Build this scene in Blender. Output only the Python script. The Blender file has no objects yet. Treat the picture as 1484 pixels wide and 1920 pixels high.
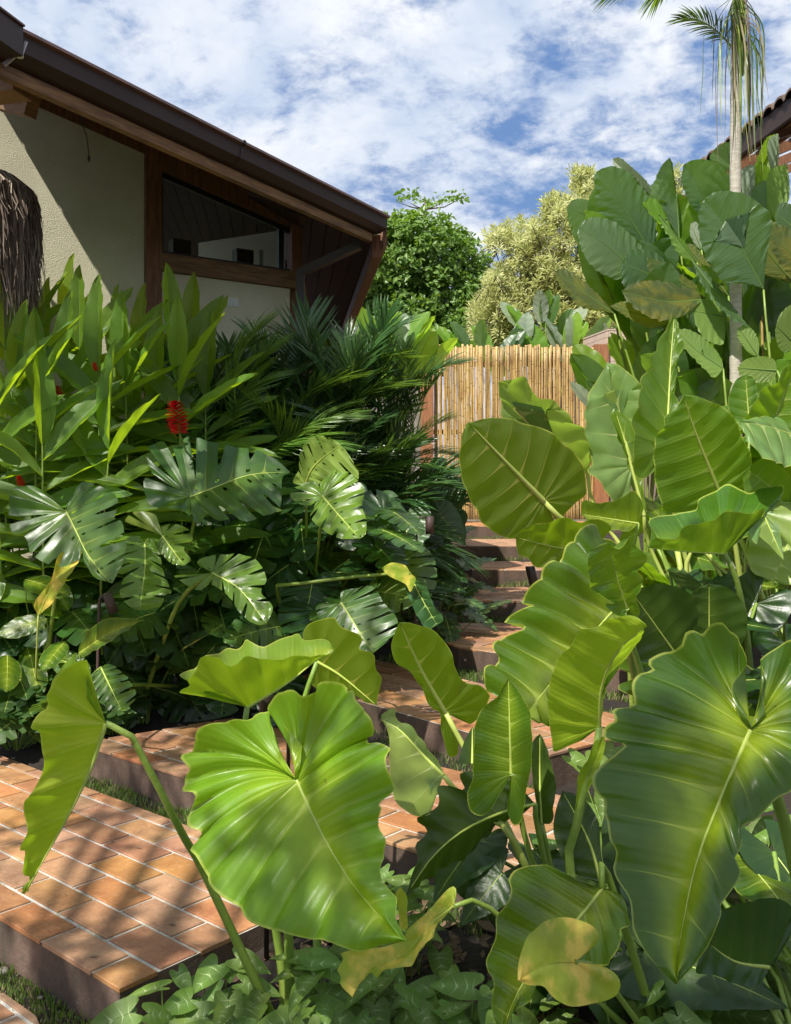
import bpy, bmesh, math, random
import numpy as np
from mathutils import Vector, Matrix

rnd = random.Random(7)
S = bpy.context.scene
COL = S.collection
F = 1750.0
EYE = 1.735
HY = 930.0

# ------------------------------------------------------------------ camera
cd = bpy.data.cameras.new('camera')
cam = bpy.data.objects.new('camera', cd)
COL.objects.link(cam)
cam.location = (0, 0, EYE)
cam.rotation_euler = (math.radians(90), 0, 0)
cd.sensor_fit = 'VERTICAL'
cd.sensor_height = 36.0
cd.lens = 36.0 * F / 1920.0
cd.shift_y = -(960.0 - HY) / 1920.0
cd.clip_start = 0.05
cd.clip_end = 2000
S.camera = cam

# ------------------------------------------------------------------ light
SUN = Vector((-0.36, -0.52, 0.78)).normalized()
sd = bpy.data.lights.new('sun', 'SUN')
sd.energy = 5.0
sd.angle = math.radians(0.53)
sd.color = (1.0, 0.95, 0.86)
so = bpy.data.objects.new('sun', sd)
COL.objects.link(so)
so.rotation_euler = SUN.to_track_quat('Z', 'Y').to_euler()
so.location = (-5, -8, 12)
S.view_settings.view_transform = 'Standard'
S.view_settings.look = 'None'
S.view_settings.exposure = 0.52
S.view_settings.gamma = 1.0
S.view_settings.use_curve_mapping = False
S.cycles.use_denoising = True
S.cycles.max_bounces = 6
S.cycles.transparent_max_bounces = 6
S.cycles.diffuse_bounces = 3
S.cycles.glossy_bounces = 2
S.cycles.transmission_bounces = 4
S.cycles.use_adaptive_sampling = True
S.cycles.adaptive_threshold = 0.02
S.cycles.sample_clamp_indirect = 6.0


class NT:
    """small helper to write node trees"""
    def __init__(self, tree):
        self.t = tree
        self.n = tree.nodes
        self.n.clear()

    def add(self, typ, ins=None, **props):
        nd = self.n.new(typ)
        for k, v in props.items():
            setattr(nd, k, v)
        if ins:
            for k, v in ins.items():
                self.set(nd, k, v)
        return nd

    def set(self, nd, k, v):
        s = nd.inputs[k]
        if isinstance(v, bpy.types.NodeSocket):
            self.t.links.new(v, s)
        elif isinstance(v, bpy.types.Node):
            self.t.links.new(v.outputs[0], s)
        else:
            if s.type == 'RGBA' and len(v) == 3:
                v = (*v, 1)
            s.default_value = v

    def math(self, op, a, b=None, c=None, clamp=False):
        nd = self.n.new('ShaderNodeMath')
        nd.operation = op
        nd.use_clamp = clamp
        self.set(nd, 0, a)
        if b is not None:
            self.set(nd, 1, b)
        if c is not None:
            self.set(nd, 2, c)
        return nd.outputs[0]

    def mix(self, f, a, b, blend='MIX'):
        nd = self.n.new('ShaderNodeMix')
        nd.data_type = 'RGBA'
        nd.blend_type = blend
        nd.clamp_factor = True
        for i, v in ((0, f), (6, a), (7, b)):
            s = nd.inputs[i]
            if isinstance(v, bpy.types.NodeSocket):
                self.t.links.new(v, s)
            elif isinstance(v, bpy.types.Node):
                self.t.links.new(v.outputs[0], s)
            else:
                if s.type == 'RGBA' and len(v) == 3:
                    v = (*v, 1)
                s.default_value = v
        return nd.outputs[2]

    def ramp(self, fac, stops, interp='LINEAR'):
        nd = self.n.new('ShaderNodeValToRGB')
        nd.color_ramp.interpolation = interp
        el = nd.color_ramp.elements
        while len(el) < len(stops):
            el.new(0.5)
        for e, (p, c) in zip(el, stops):
            e.position = p
            e.color = (c, c, c, 1) if isinstance(c, (int, float)) else (*c, 1)
        self.set(nd, 0, fac)
        return nd.outputs[0]

    def mrange(self, v, a, b, c=0.0, d=1.0, smooth=True):
        nd = self.n.new('ShaderNodeMapRange')
        nd.interpolation_type = 'SMOOTHSTEP' if smooth else 'LINEAR'
        for i, x in enumerate((v, a, b, c, d)):
            self.set(nd, i, x)
        return nd.outputs[0]

    def noise(self, vec, scale, detail=4, rough=0.55, dist=0.0):
        nd = self.n.new('ShaderNodeTexNoise')
        if vec is not None:
            self.set(nd, 'Vector', vec)
        nd.inputs['Scale'].default_value = scale
        nd.inputs['Detail'].default_value = detail
        nd.inputs['Roughness'].default_value = rough
        nd.inputs['Distortion'].default_value = dist
        return nd.outputs[0]


# ------------------------------------------------------------------ world
W = bpy.data.worlds.new('World')
S.world = W
W.use_nodes = True
w = NT(W.node_tree)
sky = w.add('ShaderNodeTexSky')
sky.sky_type = 'NISHITA'
sky.sun_disc = False
sky.sun_elevation = math.asin(SUN.z)
sky.sun_rotation = math.atan2(SUN.x, SUN.y)
sky.air_density = 1.3
sky.dust_density = 0.7
sky.ozone_density = 2.0
tc = w.add('ShaderNodeTexCoord')
sep = w.add('ShaderNodeSeparateXYZ', {0: tc.outputs['Generated']})
zz = w.math('ADD', w.math('MAXIMUM', sep.outputs[2], 0.0), 0.42)
cx = w.math('DIVIDE', sep.outputs[0], zz)
cy = w.math('DIVIDE', sep.outputs[1], zz)
cv = w.add('ShaderNodeCombineXYZ', {0: cx, 1: cy, 2: 0.0}).outputs[0]
mp = w.add('ShaderNodeMapping', {0: cv})
mp.inputs['Rotation'].default_value = (0, 0, math.radians(24))
mp.inputs['Scale'].default_value = (1.35, 1.6, 1)
mp.inputs['Location'].default_value = (3.1, 1.7, 0)
n1 = w.noise(mp.outputs[0], 6.6, 9, 0.62, 0.25)
n2 = w.noise(mp.outputs[0], 0.9, 3, 0.5, 0.2)
n3 = w.noise(mp.outputs[0], 17, 6, 0.65, 0.3)
dens = w.math('ADD', w.math('ADD', w.math('MULTIPLY', n1, 0.58), w.math('MULTIPLY', n2, 0.40)), w.math('MULTIPLY', n3, 0.34))
cl = w.mrange(dens, 0.505, 0.715)
cl = w.math('POWER', cl, 0.8)
shade = w.mrange(w.noise(mp.outputs[0], 2.3, 6, 0.6, 0.3), 0.35, 0.66)
ccol = w.mix(shade, (4.4, 5.2, 6.6), (7.4, 7.6, 7.9))
blue = w.mix(0.8, sky.outputs[0], (1.15, 2.15, 4.5))
skyc = w.mix(cl, blue, ccol)
below = w.mrange(sep.outputs[2], -0.06, 0.0)
skyc = w.mix(below, (0.8, 0.9, 0.7), skyc)
bg = w.add('ShaderNodeBackground', {0: skyc, 1: 0.094})
w.add('ShaderNodeOutputWorld', {0: bg.outputs[0]})


# ------------------------------------------------------------------ materials
def new_mat(name):
    m = bpy.data.materials.new(name)
    m.use_nodes = True
    return m, NT(m.node_tree)


def finish(m, t, shader, disp=None):
    o = t.add('ShaderNodeOutputMaterial', {0: shader})
    return m


def simple(name, col, rough=0.6, col2=None, scale=8.0, bump=0.0, bscale=40.0, metal=0.0, stretch=None, spec=0.5, rnd_amt=0.0, detail=5):
    m, t = new_mat(name)
    tc = t.add('ShaderNodeTexCoord')
    vec = tc.outputs['Object']
    if stretch:
        mpn = t.add('ShaderNodeMapping', {0: vec})
        mpn.inputs['Scale'].default_value = stretch
        vec = mpn.outputs[0]
    c = t.add('ShaderNodeRGB').outputs[0]
    c.default_value = (*col, 1)
    if col2:
        nz = t.noise(vec, scale, detail, 0.6)
        c = t.mix(t.mrange(nz, 0.32, 0.68), col, col2)
    if rnd_amt:
        oi = t.add('ShaderNodeObjectInfo')
        hs = t.add('ShaderNodeHueSaturation', {'Color': c})
        t.set(hs, 'Value', t.math('ADD', t.math('MULTIPLY', oi.outputs['Random'], rnd_amt * 2), 1 - rnd_amt))
        r2 = t.math('FRACT', t.math('MULTIPLY', oi.outputs['Random'], 17.3))
        t.set(hs, 'Hue', t.math('ADD', t.math('MULTIPLY', r2, 0.03), 0.485))
        c = hs.outputs[0]
    p = t.add('ShaderNodeBsdfPrincipled', {'Base Color': c, 'Roughness': rough, 'Metallic': metal})
    p.inputs['Specular IOR Level'].default_value = spec
    if bump:
        nz = t.noise(vec, bscale, 4, 0.6)
        b = t.add('ShaderNodeBump', {'Height': nz, 'Strength': bump, 'Distance': 0.02})
        t.set(p, 'Normal', b.outputs[0])
    return finish(m, t, p.outputs[0])


def leaf_mat(name, top, under, vein, trans, tfac=0.35, rough=0.32, vein_amt=0.6, mottle=None, mottle_amt=0.0,
             vw=0.022, fine=0.0, rnd_v=0.14, spec=0.5, fine_n=9.0, coat=0.0, glow=None, glow_amt=0.5, rim=None):
    m, t = new_mat(name)
    uv = t.add('ShaderNodeUVMap').outputs[0]
    sp = t.add('ShaderNodeSeparateXYZ', {0: uv})
    s, j = sp.outputs[0], sp.outputs[1]
    fr = t.math('FRACT', s)
    dd = t.math('MINIMUM', fr, t.math('SUBTRACT', 1.0, fr))
    phys = t.math('MULTIPLY', dd, t.math('ADD', j, 0.06))
    wid = t.math('MULTIPLY', t.math('SUBTRACT', 1.06, j), vw)
    vm = t.math('SUBTRACT', 1.0, t.mrange(phys, t.math('MULTIPLY', wid, 0.35), wid))
    vm = t.math('MULTIPLY', vm, vein_amt)
    tc = t.add('ShaderNodeTexCoord')
    oi = t.add('ShaderNodeObjectInfo')
    geo = t.add('ShaderNodeNewGeometry')
    nz = t.noise(geo.outputs['Position'], 7.0, 3, 0.5)
    c = t.mix(t.mrange(nz, 0.3, 0.7), top, tuple(x * 0.72 for x in top))
    cu = t.mix(t.mrange(nz, 0.3, 0.7), under, tuple(x * 0.8 for x in under))
    c = t.mix(geo.outputs['Backfacing'], c, cu)
    tr = t.mix(0.0, trans, trans)
    if mottle:
        nm = t.noise(tc.outputs['Object'], 8.0, 4, 0.6)
        mm = t.math('MULTIPLY', t.mrange(nm, 0.45, 0.62), mottle_amt)
        c = t.mix(mm, c, mottle)
        tr = t.mix(mm, tr, tuple(min(1, x * 1.3) for x in mottle))
    if fine:
        f2 = t.math('FRACT', t.math('MULTIPLY', s, fine_n))
        fm = t.mrange(t.math('ABSOLUTE', t.math('SUBTRACT', f2, 0.5)), 0.0, 0.5)
        c = t.mix(t.math('MULTIPLY', fm, fine), c, tuple(x * 1.7 + .01 for x in top))
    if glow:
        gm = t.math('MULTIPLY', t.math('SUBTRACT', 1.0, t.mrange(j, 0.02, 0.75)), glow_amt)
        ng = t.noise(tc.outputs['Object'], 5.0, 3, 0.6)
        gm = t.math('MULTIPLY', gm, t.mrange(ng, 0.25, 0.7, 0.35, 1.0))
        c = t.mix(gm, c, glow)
    c = t.mix(vm, c, vein)
    if rim:
        c = t.mix(t.math('MULTIPLY', t.mrange(j, 0.968, 0.99), 0.8), c, rim)
    sk = t.noise(tc.outputs['Object'], 75.0, 2, 0.5)
    c = t.mix(t.math('MULTIPLY', t.mrange(sk, 0.735, 0.76), 0.7), c, (0.12, 0.07, 0.02))
    tr = t.mix(t.math('MULTIPLY', vm, 0.5), tr, vein)
    hs = t.add('ShaderNodeHueSaturation', {'Color': c})
    t.set(hs, 'Value', t.math('ADD', t.math('MULTIPLY', oi.outputs['Random'], rnd_v * 2), 1 - rnd_v))
    r2 = t.math('FRACT', t.math('MULTIPLY', oi.outputs['Random'], 13.7))
    t.set(hs, 'Hue', t.math('ADD', t.math('MULTIPLY', r2, 0.03), 0.485))
    p = t.add('ShaderNodeBsdfPrincipled', {'Base Color': hs.outputs[0]})
    t.set(p, 'Roughness', t.mrange(t.noise(tc.outputs['Object'], 9.0, 5, 0.7), 0.3, 0.7, rough - 0.03, rough + 0.10))
    p.inputs['Specular IOR Level'].default_value = spec
    if coat:
        p.inputs['Coat Weight'].default_value = coat
        p.inputs['Coat Roughness'].default_value = 0.25
    nb = t.noise(tc.outputs['Object'], 26.0, 3, 0.55)
    ht = t.math('SUBTRACT', t.math('MULTIPLY', nb, 0.5), t.math('MULTIPLY', vm, 0.9))
    if fine:
        ht = t.math('ADD', ht, t.math('MULTIPLY', fm, 0.25))
    b = t.add('ShaderNodeBump', {'Height': ht, 'Strength': 0.35, 'Distance': 0.006})
    t.set(p, 'Normal', b.outputs[0])
    tl = t.add('ShaderNodeBsdfTranslucent', {'Color': tr})
    mx = t.add('ShaderNodeMixShader', {0: tfac, 1: p.outputs[0], 2: tl.outputs[0]})
    return finish(m, t, mx.outputs[0])


M = {}
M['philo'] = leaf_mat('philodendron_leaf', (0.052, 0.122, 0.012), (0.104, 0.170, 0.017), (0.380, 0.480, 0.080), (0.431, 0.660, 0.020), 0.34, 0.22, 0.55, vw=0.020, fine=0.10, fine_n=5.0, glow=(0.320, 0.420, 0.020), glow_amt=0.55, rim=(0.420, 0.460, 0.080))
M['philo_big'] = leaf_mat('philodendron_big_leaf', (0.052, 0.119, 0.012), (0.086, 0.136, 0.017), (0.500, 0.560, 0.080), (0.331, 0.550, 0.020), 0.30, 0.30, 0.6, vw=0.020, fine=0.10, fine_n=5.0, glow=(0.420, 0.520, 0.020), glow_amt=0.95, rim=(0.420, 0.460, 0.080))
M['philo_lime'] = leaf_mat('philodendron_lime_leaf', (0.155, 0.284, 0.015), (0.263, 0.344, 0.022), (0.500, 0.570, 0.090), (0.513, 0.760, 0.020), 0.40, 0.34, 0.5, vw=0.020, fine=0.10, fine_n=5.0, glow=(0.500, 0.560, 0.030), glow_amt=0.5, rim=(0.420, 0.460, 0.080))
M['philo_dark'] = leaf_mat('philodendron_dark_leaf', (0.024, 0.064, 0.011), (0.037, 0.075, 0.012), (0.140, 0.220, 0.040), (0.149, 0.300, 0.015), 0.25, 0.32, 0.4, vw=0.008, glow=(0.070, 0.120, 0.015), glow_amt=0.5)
M['ear'] = leaf_mat('elephant_ear_leaf', (0.073, 0.156, 0.019), (0.086, 0.156, 0.015), (0.360, 0.430, 0.100), (0.414, 0.680, 0.015), 0.44, 0.36, 0.75, vw=0.020, fine=0.12, fine_n=5.0, glow=(0.220, 0.330, 0.020), glow_amt=0.4, rim=(0.420, 0.460, 0.080))
M['ear_olive'] = leaf_mat('elephant_ear_olive_leaf', (0.058, 0.137, 0.014), (0.078, 0.137, 0.013), (0.420, 0.400, 0.080), (0.414, 0.620, 0.012), 0.48, 0.36, 0.8, vw=0.020, rim=(0.420, 0.460, 0.080))
M['ear_pale'] = leaf_mat('elephant_ear_pale_leaf', (0.184, 0.315, 0.093), (0.275, 0.374, 0.076), (0.550, 0.620, 0.250), (0.455, 0.700, 0.060), 0.40, 0.33, 0.7, vw=0.020, rim=(0.420, 0.460, 0.080))
M['yellow'] = leaf_mat('yellowing_leaf', (0.34, 0.46, 0.04), (0.40, 0.46, 0.04), (0.45, 0.45, 0.07), (0.7, 0.72, 0.03), 0.3, 0.45, 0.4, mottle=(0.86, 0.66, 0.12), mottle_amt=0.9, vw=0.014)
M['cal'] = leaf_mat('calathea_leaf', (0.055, 0.104, 0.045), (0.123, 0.187, 0.086), (0.140, 0.220, 0.050), (0.348, 0.620, 0.020), 0.42, 0.36, 0.25, fine=0.25, vw=0.004, rnd_v=0.22, fine_n=2.0, spec=.7)
M['cal_olive'] = leaf_mat('calathea_olive_leaf', (0.065, 0.094, 0.029), (0.143, 0.173, 0.050), (0.220, 0.220, 0.050), (0.414, 0.520, 0.020), 0.42, 0.4, 0.25, mottle=(0.260, 0.240, 0.020), mottle_amt=0.5, fine=0.35, vw=0.01)
M['cal_lime'] = leaf_mat('calathea_lime_leaf', (0.128, 0.255, 0.022), (0.223, 0.330, 0.090), (0.350, 0.450, 0.100), (0.497, 0.780, 0.030), 0.45, 0.36, 0.25, fine=0.3, vw=0.01)
M['cal_grey'] = leaf_mat('calathea_grey_leaf', (0.26, 0.32, 0.22), (0.38, 0.43, 0.32), (0.45, 0.5, 0.35), (0.45, 0.55, 0.2), 0.3, 0.45, 0.25, fine=0.25, vw=0.01)
M['monst'] = leaf_mat('monstera_leaf', (0.042, 0.111, 0.020), (0.099, 0.170, 0.034), (0.300, 0.400, 0.070), (0.348, 0.640, 0.020), 0.30, 0.30, 0.55, vw=0.014, spec=0.55, glow=(0.120, 0.200, 0.025), glow_amt=0.5)
M['monst_shaded'] = leaf_mat('monstera_shaded_leaf', (0.020, 0.060, 0.013), (0.047, 0.090, 0.022), (0.160, 0.260, 0.050), (0.199, 0.420, 0.020), 0.26, 0.32, 0.45, vw=0.012)  # shade painted in: monstera green darkened for filler leaves inside the bank
M['monst_lime'] = leaf_mat('monstera_lime_leaf', (0.107, 0.221, 0.025), (0.306, 0.408, 0.085), (0.420, 0.520, 0.100), (0.414, 0.700, 0.030), 0.34, 0.26, 0.5, vw=0.010)
M['ginger'] = leaf_mat('ginger_leaf', (0.091, 0.183, 0.016), (0.133, 0.226, 0.023), (0.320, 0.420, 0.060), (0.580, 0.820, 0.020), 0.42, 0.38, 0.2, fine=0.2, vw=0.01, rnd_v=0.4)
M['palm'] = leaf_mat('palm_frond', (0.045, 0.11, 0.03), (0.07, 0.13, 0.04), (0.1, 0.18, 0.05), (0.16, 0.30, 0.03), 0.28, 0.27, 0.0, rnd_v=0.3, spec=0.6)
M['palm_lime'] = leaf_mat('palm_frond_light', (0.1, 0.21, 0.03), (0.11, 0.2, 0.04), (0.1, 0.18, 0.05), (0.36, 0.56, 0.03), 0.32, 0.3, 0.0, rnd_v=0.3)
M['syn'] = leaf_mat('arrowhead_vine_leaf', (0.12, 0.21, 0.03), (0.16, 0.25, 0.08), (0.50, 0.60, 0.30), (0.35, 0.55, 0.08), 0.28, 0.50, 0.8, vw=0.022, rnd_v=0.25, glow=(0.30, 0.42, 0.16), glow_amt=0.4)
M['cut'] = leaf_mat('cutleaf_leaf', (0.040, 0.095, 0.024), (0.09, 0.15, 0.04), (0.2, 0.3, 0.08), (0.2, 0.36, 0.03), 0.25, 0.35, 0.5, vw=0.02, rnd_v=0.3)
M['heart'] = leaf_mat('velvet_heart_leaf', (0.035, 0.095, 0.025), (0.1, 0.18, 0.05), (0.30, 0.42, 0.12), (0.2, 0.36, 0.03), 0.22, 0.38, 0.8, vw=0.02)
M['tree'] = leaf_mat('almond_tree_leaf', (0.13, 0.27, 0.035), (0.14, 0.24, 0.05), (0.2, 0.3, 0.06), (0.38, 0.6, 0.04), 0.3, 0.4, 0.0)
M['variegated'] = leaf_mat('variegated_tree_leaf', (0.68, 0.7, 0.24), (0.62, 0.64, 0.28), (0.16, 0.24, 0.05), (0.74, 0.78, 0.28), 0.3, 0.45, 0.95, vw=0.16)
M['grass'] = leaf_mat('lawn_grass', (0.10, 0.17, 0.025), (0.12, 0.2, 0.04), (0.2, 0.3, 0.06), (0.35, 0.5, 0.05), 0.35, 0.5, 0.0)
M['drygrass'] = simple('dry_grass', (0.22, 0.18, 0.09), 0.8)
M['thatch_pale'] = simple('bleached_palm_thatch', (0.34, 0.27, 0.21), 0.85, (0.50, 0.42, 0.34), 9)
M['thatch'] = simple('dry_palm_thatch', (0.10, 0.072, 0.052), 0.85, (0.20, 0.15, 0.115), 6, stretch=(6, 6, 0.6))
M['stalk'] = simple('leaf_stalk', (0.16, 0.26, 0.035), 0.4, (0.22, 0.30, 0.05), 6, bump=0.2)
M['stalk_pale'] = simple('pale_leaf_stalk', (0.36, 0.44, 0.09), 0.4, (0.42, 0.46, 0.12), 5)
M['stalk_brown'] = simple('brown_leaf_stalk', (0.20, 0.12, 0.035), 0.5, (0.26, 0.2, 0.05), 9)
M['rib'] = simple('leaf_midrib', (0.42, 0.50, 0.10), 0.4)
M['rib_green'] = simple('leaf_green_midrib', (0.11, 0.19, 0.04), 0.4)
M['trunk'] = simple('palm_trunk', (0.36, 0.33, 0.27), 0.75, (0.50, 0.46, 0.38), 14, bump=0.4, stretch=(1, 1, 4))
M['bark'] = simple('tree_bark', (0.10, 0.08, 0.06), 0.9, (0.17, 0.14, 0.11), 9, bump=0.6)
M['soil'] = simple('garden_soil', (0.013, 0.009, 0.007), 0.95, (0.030, 0.021, 0.014), 5, bump=0.8, bscale=30)
M['litter'] = simple('dead_leaf', (0.13, 0.075, 0.04), 0.85, (0.20, 0.13, 0.08), 12, rnd_amt=0.4)
M['grout'] = None
M['riser'] = None
M['red'] = simple('red_bract', (0.72, 0.008, 0.02), 0.4, (0.35, 0.004, 0.012), 30)
M['metal_dark'] = simple('dark_brown_metal', (0.035, 0.024, 0.02), 0.5)
M['metal_lamp'] = simple('brown_lamp_metal', (0.075, 0.045, 0.04), 0.55, spec=0.4)
M['gutter'] = simple('brown_painted_gutter', (0.038, 0.019, 0.015), 0.5, (0.031, 0.015, 0.012), 2, spec=0.35)
M['gutter_lip'] = simple('brown_gutter_lip', (0.115, 0.048, 0.036), 0.45, (0.09, 0.04, 0.03), 3, spec=0.5)
M['downpipe'] = simple('grey_brown_downpipe', (0.05, 0.04, 0.035), 0.5)
M['wood'] = simple('stained_timber', (0.24, 0.10, 0.042), 0.6, (0.13, 0.052, 0.022), 5, bump=0.3, stretch=(8, 8, 1.2), bscale=20)
M['woodh'] = simple('stained_timber_beam', (0.27, 0.14, 0.055), 0.6, (0.13, 0.062, 0.028), 5, bump=0.3, stretch=(1.0, 1.0, 9), bscale=20)
M['woodpost'] = simple('red_timber_post', (0.34, 0.15, 0.06), 0.6, (0.22, 0.085, 0.034), 5, stretch=(9, 9, 1.0), bump=0.2)
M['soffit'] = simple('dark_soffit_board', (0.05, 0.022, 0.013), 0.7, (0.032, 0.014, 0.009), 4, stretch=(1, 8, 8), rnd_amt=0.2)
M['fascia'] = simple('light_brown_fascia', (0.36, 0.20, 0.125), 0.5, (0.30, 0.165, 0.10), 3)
M['plaster'] = simple('cream_render', (0.76, 0.72, 0.53), 0.9, (0.66, 0.62, 0.45), 2.2, bump=0.75, bscale=130)
M['plaster2'] = simple('tan_render', (0.48, 0.36, 0.22), 0.9, (0.42, 0.32, 0.2), 3, bump=0.4)
M['white'] = simple('white_plastic', (0.62, 0.64, 0.58), 0.4)
M['white_metal'] = simple('galvanised_bracket', (0.55, 0.5, 0.55), 0.4, metal=0.6)
M['black'] = simple('black_frame', (0.014, 0.013, 0.013), 0.4)
M['roomwall'] = simple('room_wall', (0.66, 0.62, 0.52), 0.8)
M['mosaic'] = simple('pink_stone_tile', (0.50, 0.38, 0.30), 0.75, (0.44, 0.34, 0.27), 20, rnd_amt=0.07)
M['mosaic_gap'] = simple('tile_joint', (0.22, 0.16, 0.13), 0.9)
M['claytile'] = simple('weathered_roof_tile', (0.22, 0.13, 0.085), 0.85, (0.11, 0.085, 0.07), 14, rnd_amt=0.25, bump=0.4)
M['concrete'] = simple('grey_wall', (0.25, 0.23, 0.2), 0.9, (0.2, 0.18, 0.16), 3)
M['pebble'] = simple('pebble', (0.34, 0.29, 0.26), 0.6, rnd_amt=0.3)
M['roofback'] = simple('roof_sheet', (0.09, 0.05, 0.04), 0.7)


def bamboo_mat():
    m, t = new_mat('bamboo_pole')
    tc = t.add('ShaderNodeTexCoord')
    oi = t.add('ShaderNodeObjectInfo')
    r = oi.outputs['Random']
    off = t.add('ShaderNodeCombineXYZ', {0: t.math('MULTIPLY', r, 30.0), 1: 0.0, 2: t.math('MULTIPLY', r, 50.0)})
    v = t.add('ShaderNodeVectorMath', {0: tc.outputs['Object'], 1: off.outputs[0]})
    mpn = t.add('ShaderNodeMapping', {0: v.outputs[0]})
    mpn.inputs['Scale'].default_value = (25, 25, 2.2)
    nz = t.noise(mpn.outputs[0], 1.0, 5, 0.65)
    c = t.ramp(nz, [(0.30, (0.16, 0.085, 0.03)), (0.45, (0.38, 0.24, 0.08)), (0.60, (0.50, 0.35, 0.14)), (0.75, (0.60, 0.48, 0.27))])
    sp = t.add('ShaderNodeSeparateXYZ', {0: v.outputs[0]})
    node = t.math('FRACT', t.math('MULTIPLY', sp.outputs[2], 3.4))
    nm = t.math('SUBTRACT', 1.0, t.mrange(t.math('ABSOLUTE', t.math('SUBTRACT', node, 0.5)), 0.008, 0.035))
    c = t.mix(t.math('MULTIPLY', nm, 0.75), c, (0.12, 0.07, 0.03))
    hs = t.add('ShaderNodeHueSaturation', {'Color': c})
    t.set(hs, 'Value', t.math('ADD', t.math('MULTIPLY', t.math('FRACT', t.math('MULTIPLY', r, 7.7)), 0.5), 0.72))
    p = t.add('ShaderNodeBsdfPrincipled', {'Base Color': hs.outputs[0], 'Roughness': 0.5})
    return finish(m, t, p.outputs[0])


def worn_mat(name, stops, sc, moss, moss_amt, bump, bs, streak=False):
    m, t = new_mat(name)
    geo = t.add('ShaderNodeNewGeometry')
    pos = geo.outputs['Position']
    if streak:
        mpn = t.add('ShaderNodeMapping', {0: pos}); mpn.inputs['Scale'].default_value = (1, 1, .25); vec = mpn.outputs[0]
    else:
        vec = pos
    nz = t.noise(vec, sc, 7, 0.7)
    c = t.ramp(nz, stops)
    nm = t.noise(pos, 3.3, 6, 0.7)
    c = t.mix(t.math('MULTIPLY', t.mrange(nm, 0.5, 0.66), moss_amt), c, moss)
    nd = t.noise(pos, 48, 4, 0.7)
    c = t.mix(t.math('MULTIPLY', t.mrange(nd, 0.55, 0.75), 0.5), c, (0.035, 0.028, 0.02))
    ne_ = t.noise(pos, 21, 5, 0.75)
    c = t.mix(t.math('MULTIPLY', t.mrange(ne_, 0.66, 0.72), 0.45 if streak else 0.0), c, (0.34, 0.28, 0.22))
    p = t.add('ShaderNodeBsdfPrincipled', {'Base Color': c, 'Roughness': 0.9})
    b = t.add('ShaderNodeBump', {'Height': t.noise(pos, bs, 5, 0.7), 'Strength': bump, 'Distance': 0.01})
    t.set(p, 'Normal', b.outputs[0])
    return finish(m, t, p.outputs[0])


def tile_mat():
    m, t = new_mat('terracotta_tile')
    geo = t.add('ShaderNodeNewGeometry')
    oi = t.add('ShaderNodeObjectInfo')
    nz = t.noise(geo.outputs['Position'], 5.0, 6, 0.65)
    c = t.ramp(nz, [(0.25, (0.20, 0.082, 0.038)), (0.42, (0.31, 0.140, 0.062)), (0.58, (0.40, 0.195, 0.085)), (0.8, (0.50, 0.30, 0.15))])
    n2 = t.noise(geo.outputs['Position'], 60.0, 4, 0.7)
    c = t.mix(t.math('MULTIPLY', t.mrange(n2, 0.45, 0.8), 0.35), c, (0.62, 0.42, 0.25))
    n3 = t.noise(geo.outputs['Position'], 34.0, 5, 0.75)
    c = t.mix(t.math('MULTIPLY', t.mrange(n3, 0.64, 0.74), 0.6), c, (0.10, 0.055, 0.035))
    n4 = t.noise(geo.outputs['Position'], 2.2, 6, 0.7)
    c = t.mix(t.math('MULTIPLY', t.mrange(n4, 0.5, 0.68), 0.5), c, (0.13, 0.085, 0.055))
    hs = t.add('ShaderNodeHueSaturation', {'Color': c})
    r = oi.outputs['Random']
    t.set(hs, 'Value', t.math('ADD', t.math('MULTIPLY', r, 0.36), 0.82))
    t.set(hs, 'Saturation', t.math('ADD', t.math('MULTIPLY', t.math('FRACT', t.math('MULTIPLY', r, 9.1)), 0.25), 0.84))
    t.set(hs, 'Hue', t.math('ADD', t.math('MULTIPLY', t.math('FRACT', t.math('MULTIPLY', r, 5.3)), 0.016), 0.492))
    p = t.add('ShaderNodeBsdfPrincipled', {'Base Color': hs.outputs[0], 'Roughness': 0.62})
    b = t.add('ShaderNodeBump', {'Height': n2, 'Strength': 0.25, 'Distance': 0.004})
    t.set(p, 'Normal', b.outputs[0])
    return finish(m, t, p.outputs[0])


def glass_mat():
    m, t = new_mat('window_glass')
    g = t.add('ShaderNodeBsdfGlossy', {'Roughness': 0.02, 'Color': (0.9, 0.95, 0.9)})
    tr = t.add('ShaderNodeBsdfTransparent', {'Color': (0.82, 0.86, 0.78)})
    lw = t.add('ShaderNodeLayerWeight', {'Blend': 0.35})
    f = t.math('ADD', t.math('MULTIPLY', lw.outputs['Fresnel'], 0.8), 0.10, clamp=True)
    mx = t.add('ShaderNodeMixShader', {0: f, 1: tr.outputs[0], 2: g.outputs[0]})
    return finish(m, t, mx.outputs[0])


M['grout'] = worn_mat('grout', [(0.3, (0.36, 0.33, 0.28)), (0.6, (0.58, 0.55, 0.49)), (0.8, (0.64, 0.62, 0.57))], 9, (0.14, 0.15, 0.08), 0.75, 0.6, 90)
M['riser'] = worn_mat('painted_cement_riser', [(0.3, (0.055, 0.038, 0.030)), (0.5, (0.105, 0.068, 0.050)), (0.72, (0.165, 0.105, 0.078))], 5, (0.05, 0.05, 0.028), 0.7, 0.6, 45, True)
M['bamboo'] = bamboo_mat()
M['tile'] = tile_mat()
M['glass'] = glass_mat()


# ------------------------------------------------------------------ object helpers
def P(px, py, d):
    return Vector(((px - 742.0) / F * d, d, EYE - (py - HY) / F * d))


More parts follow.
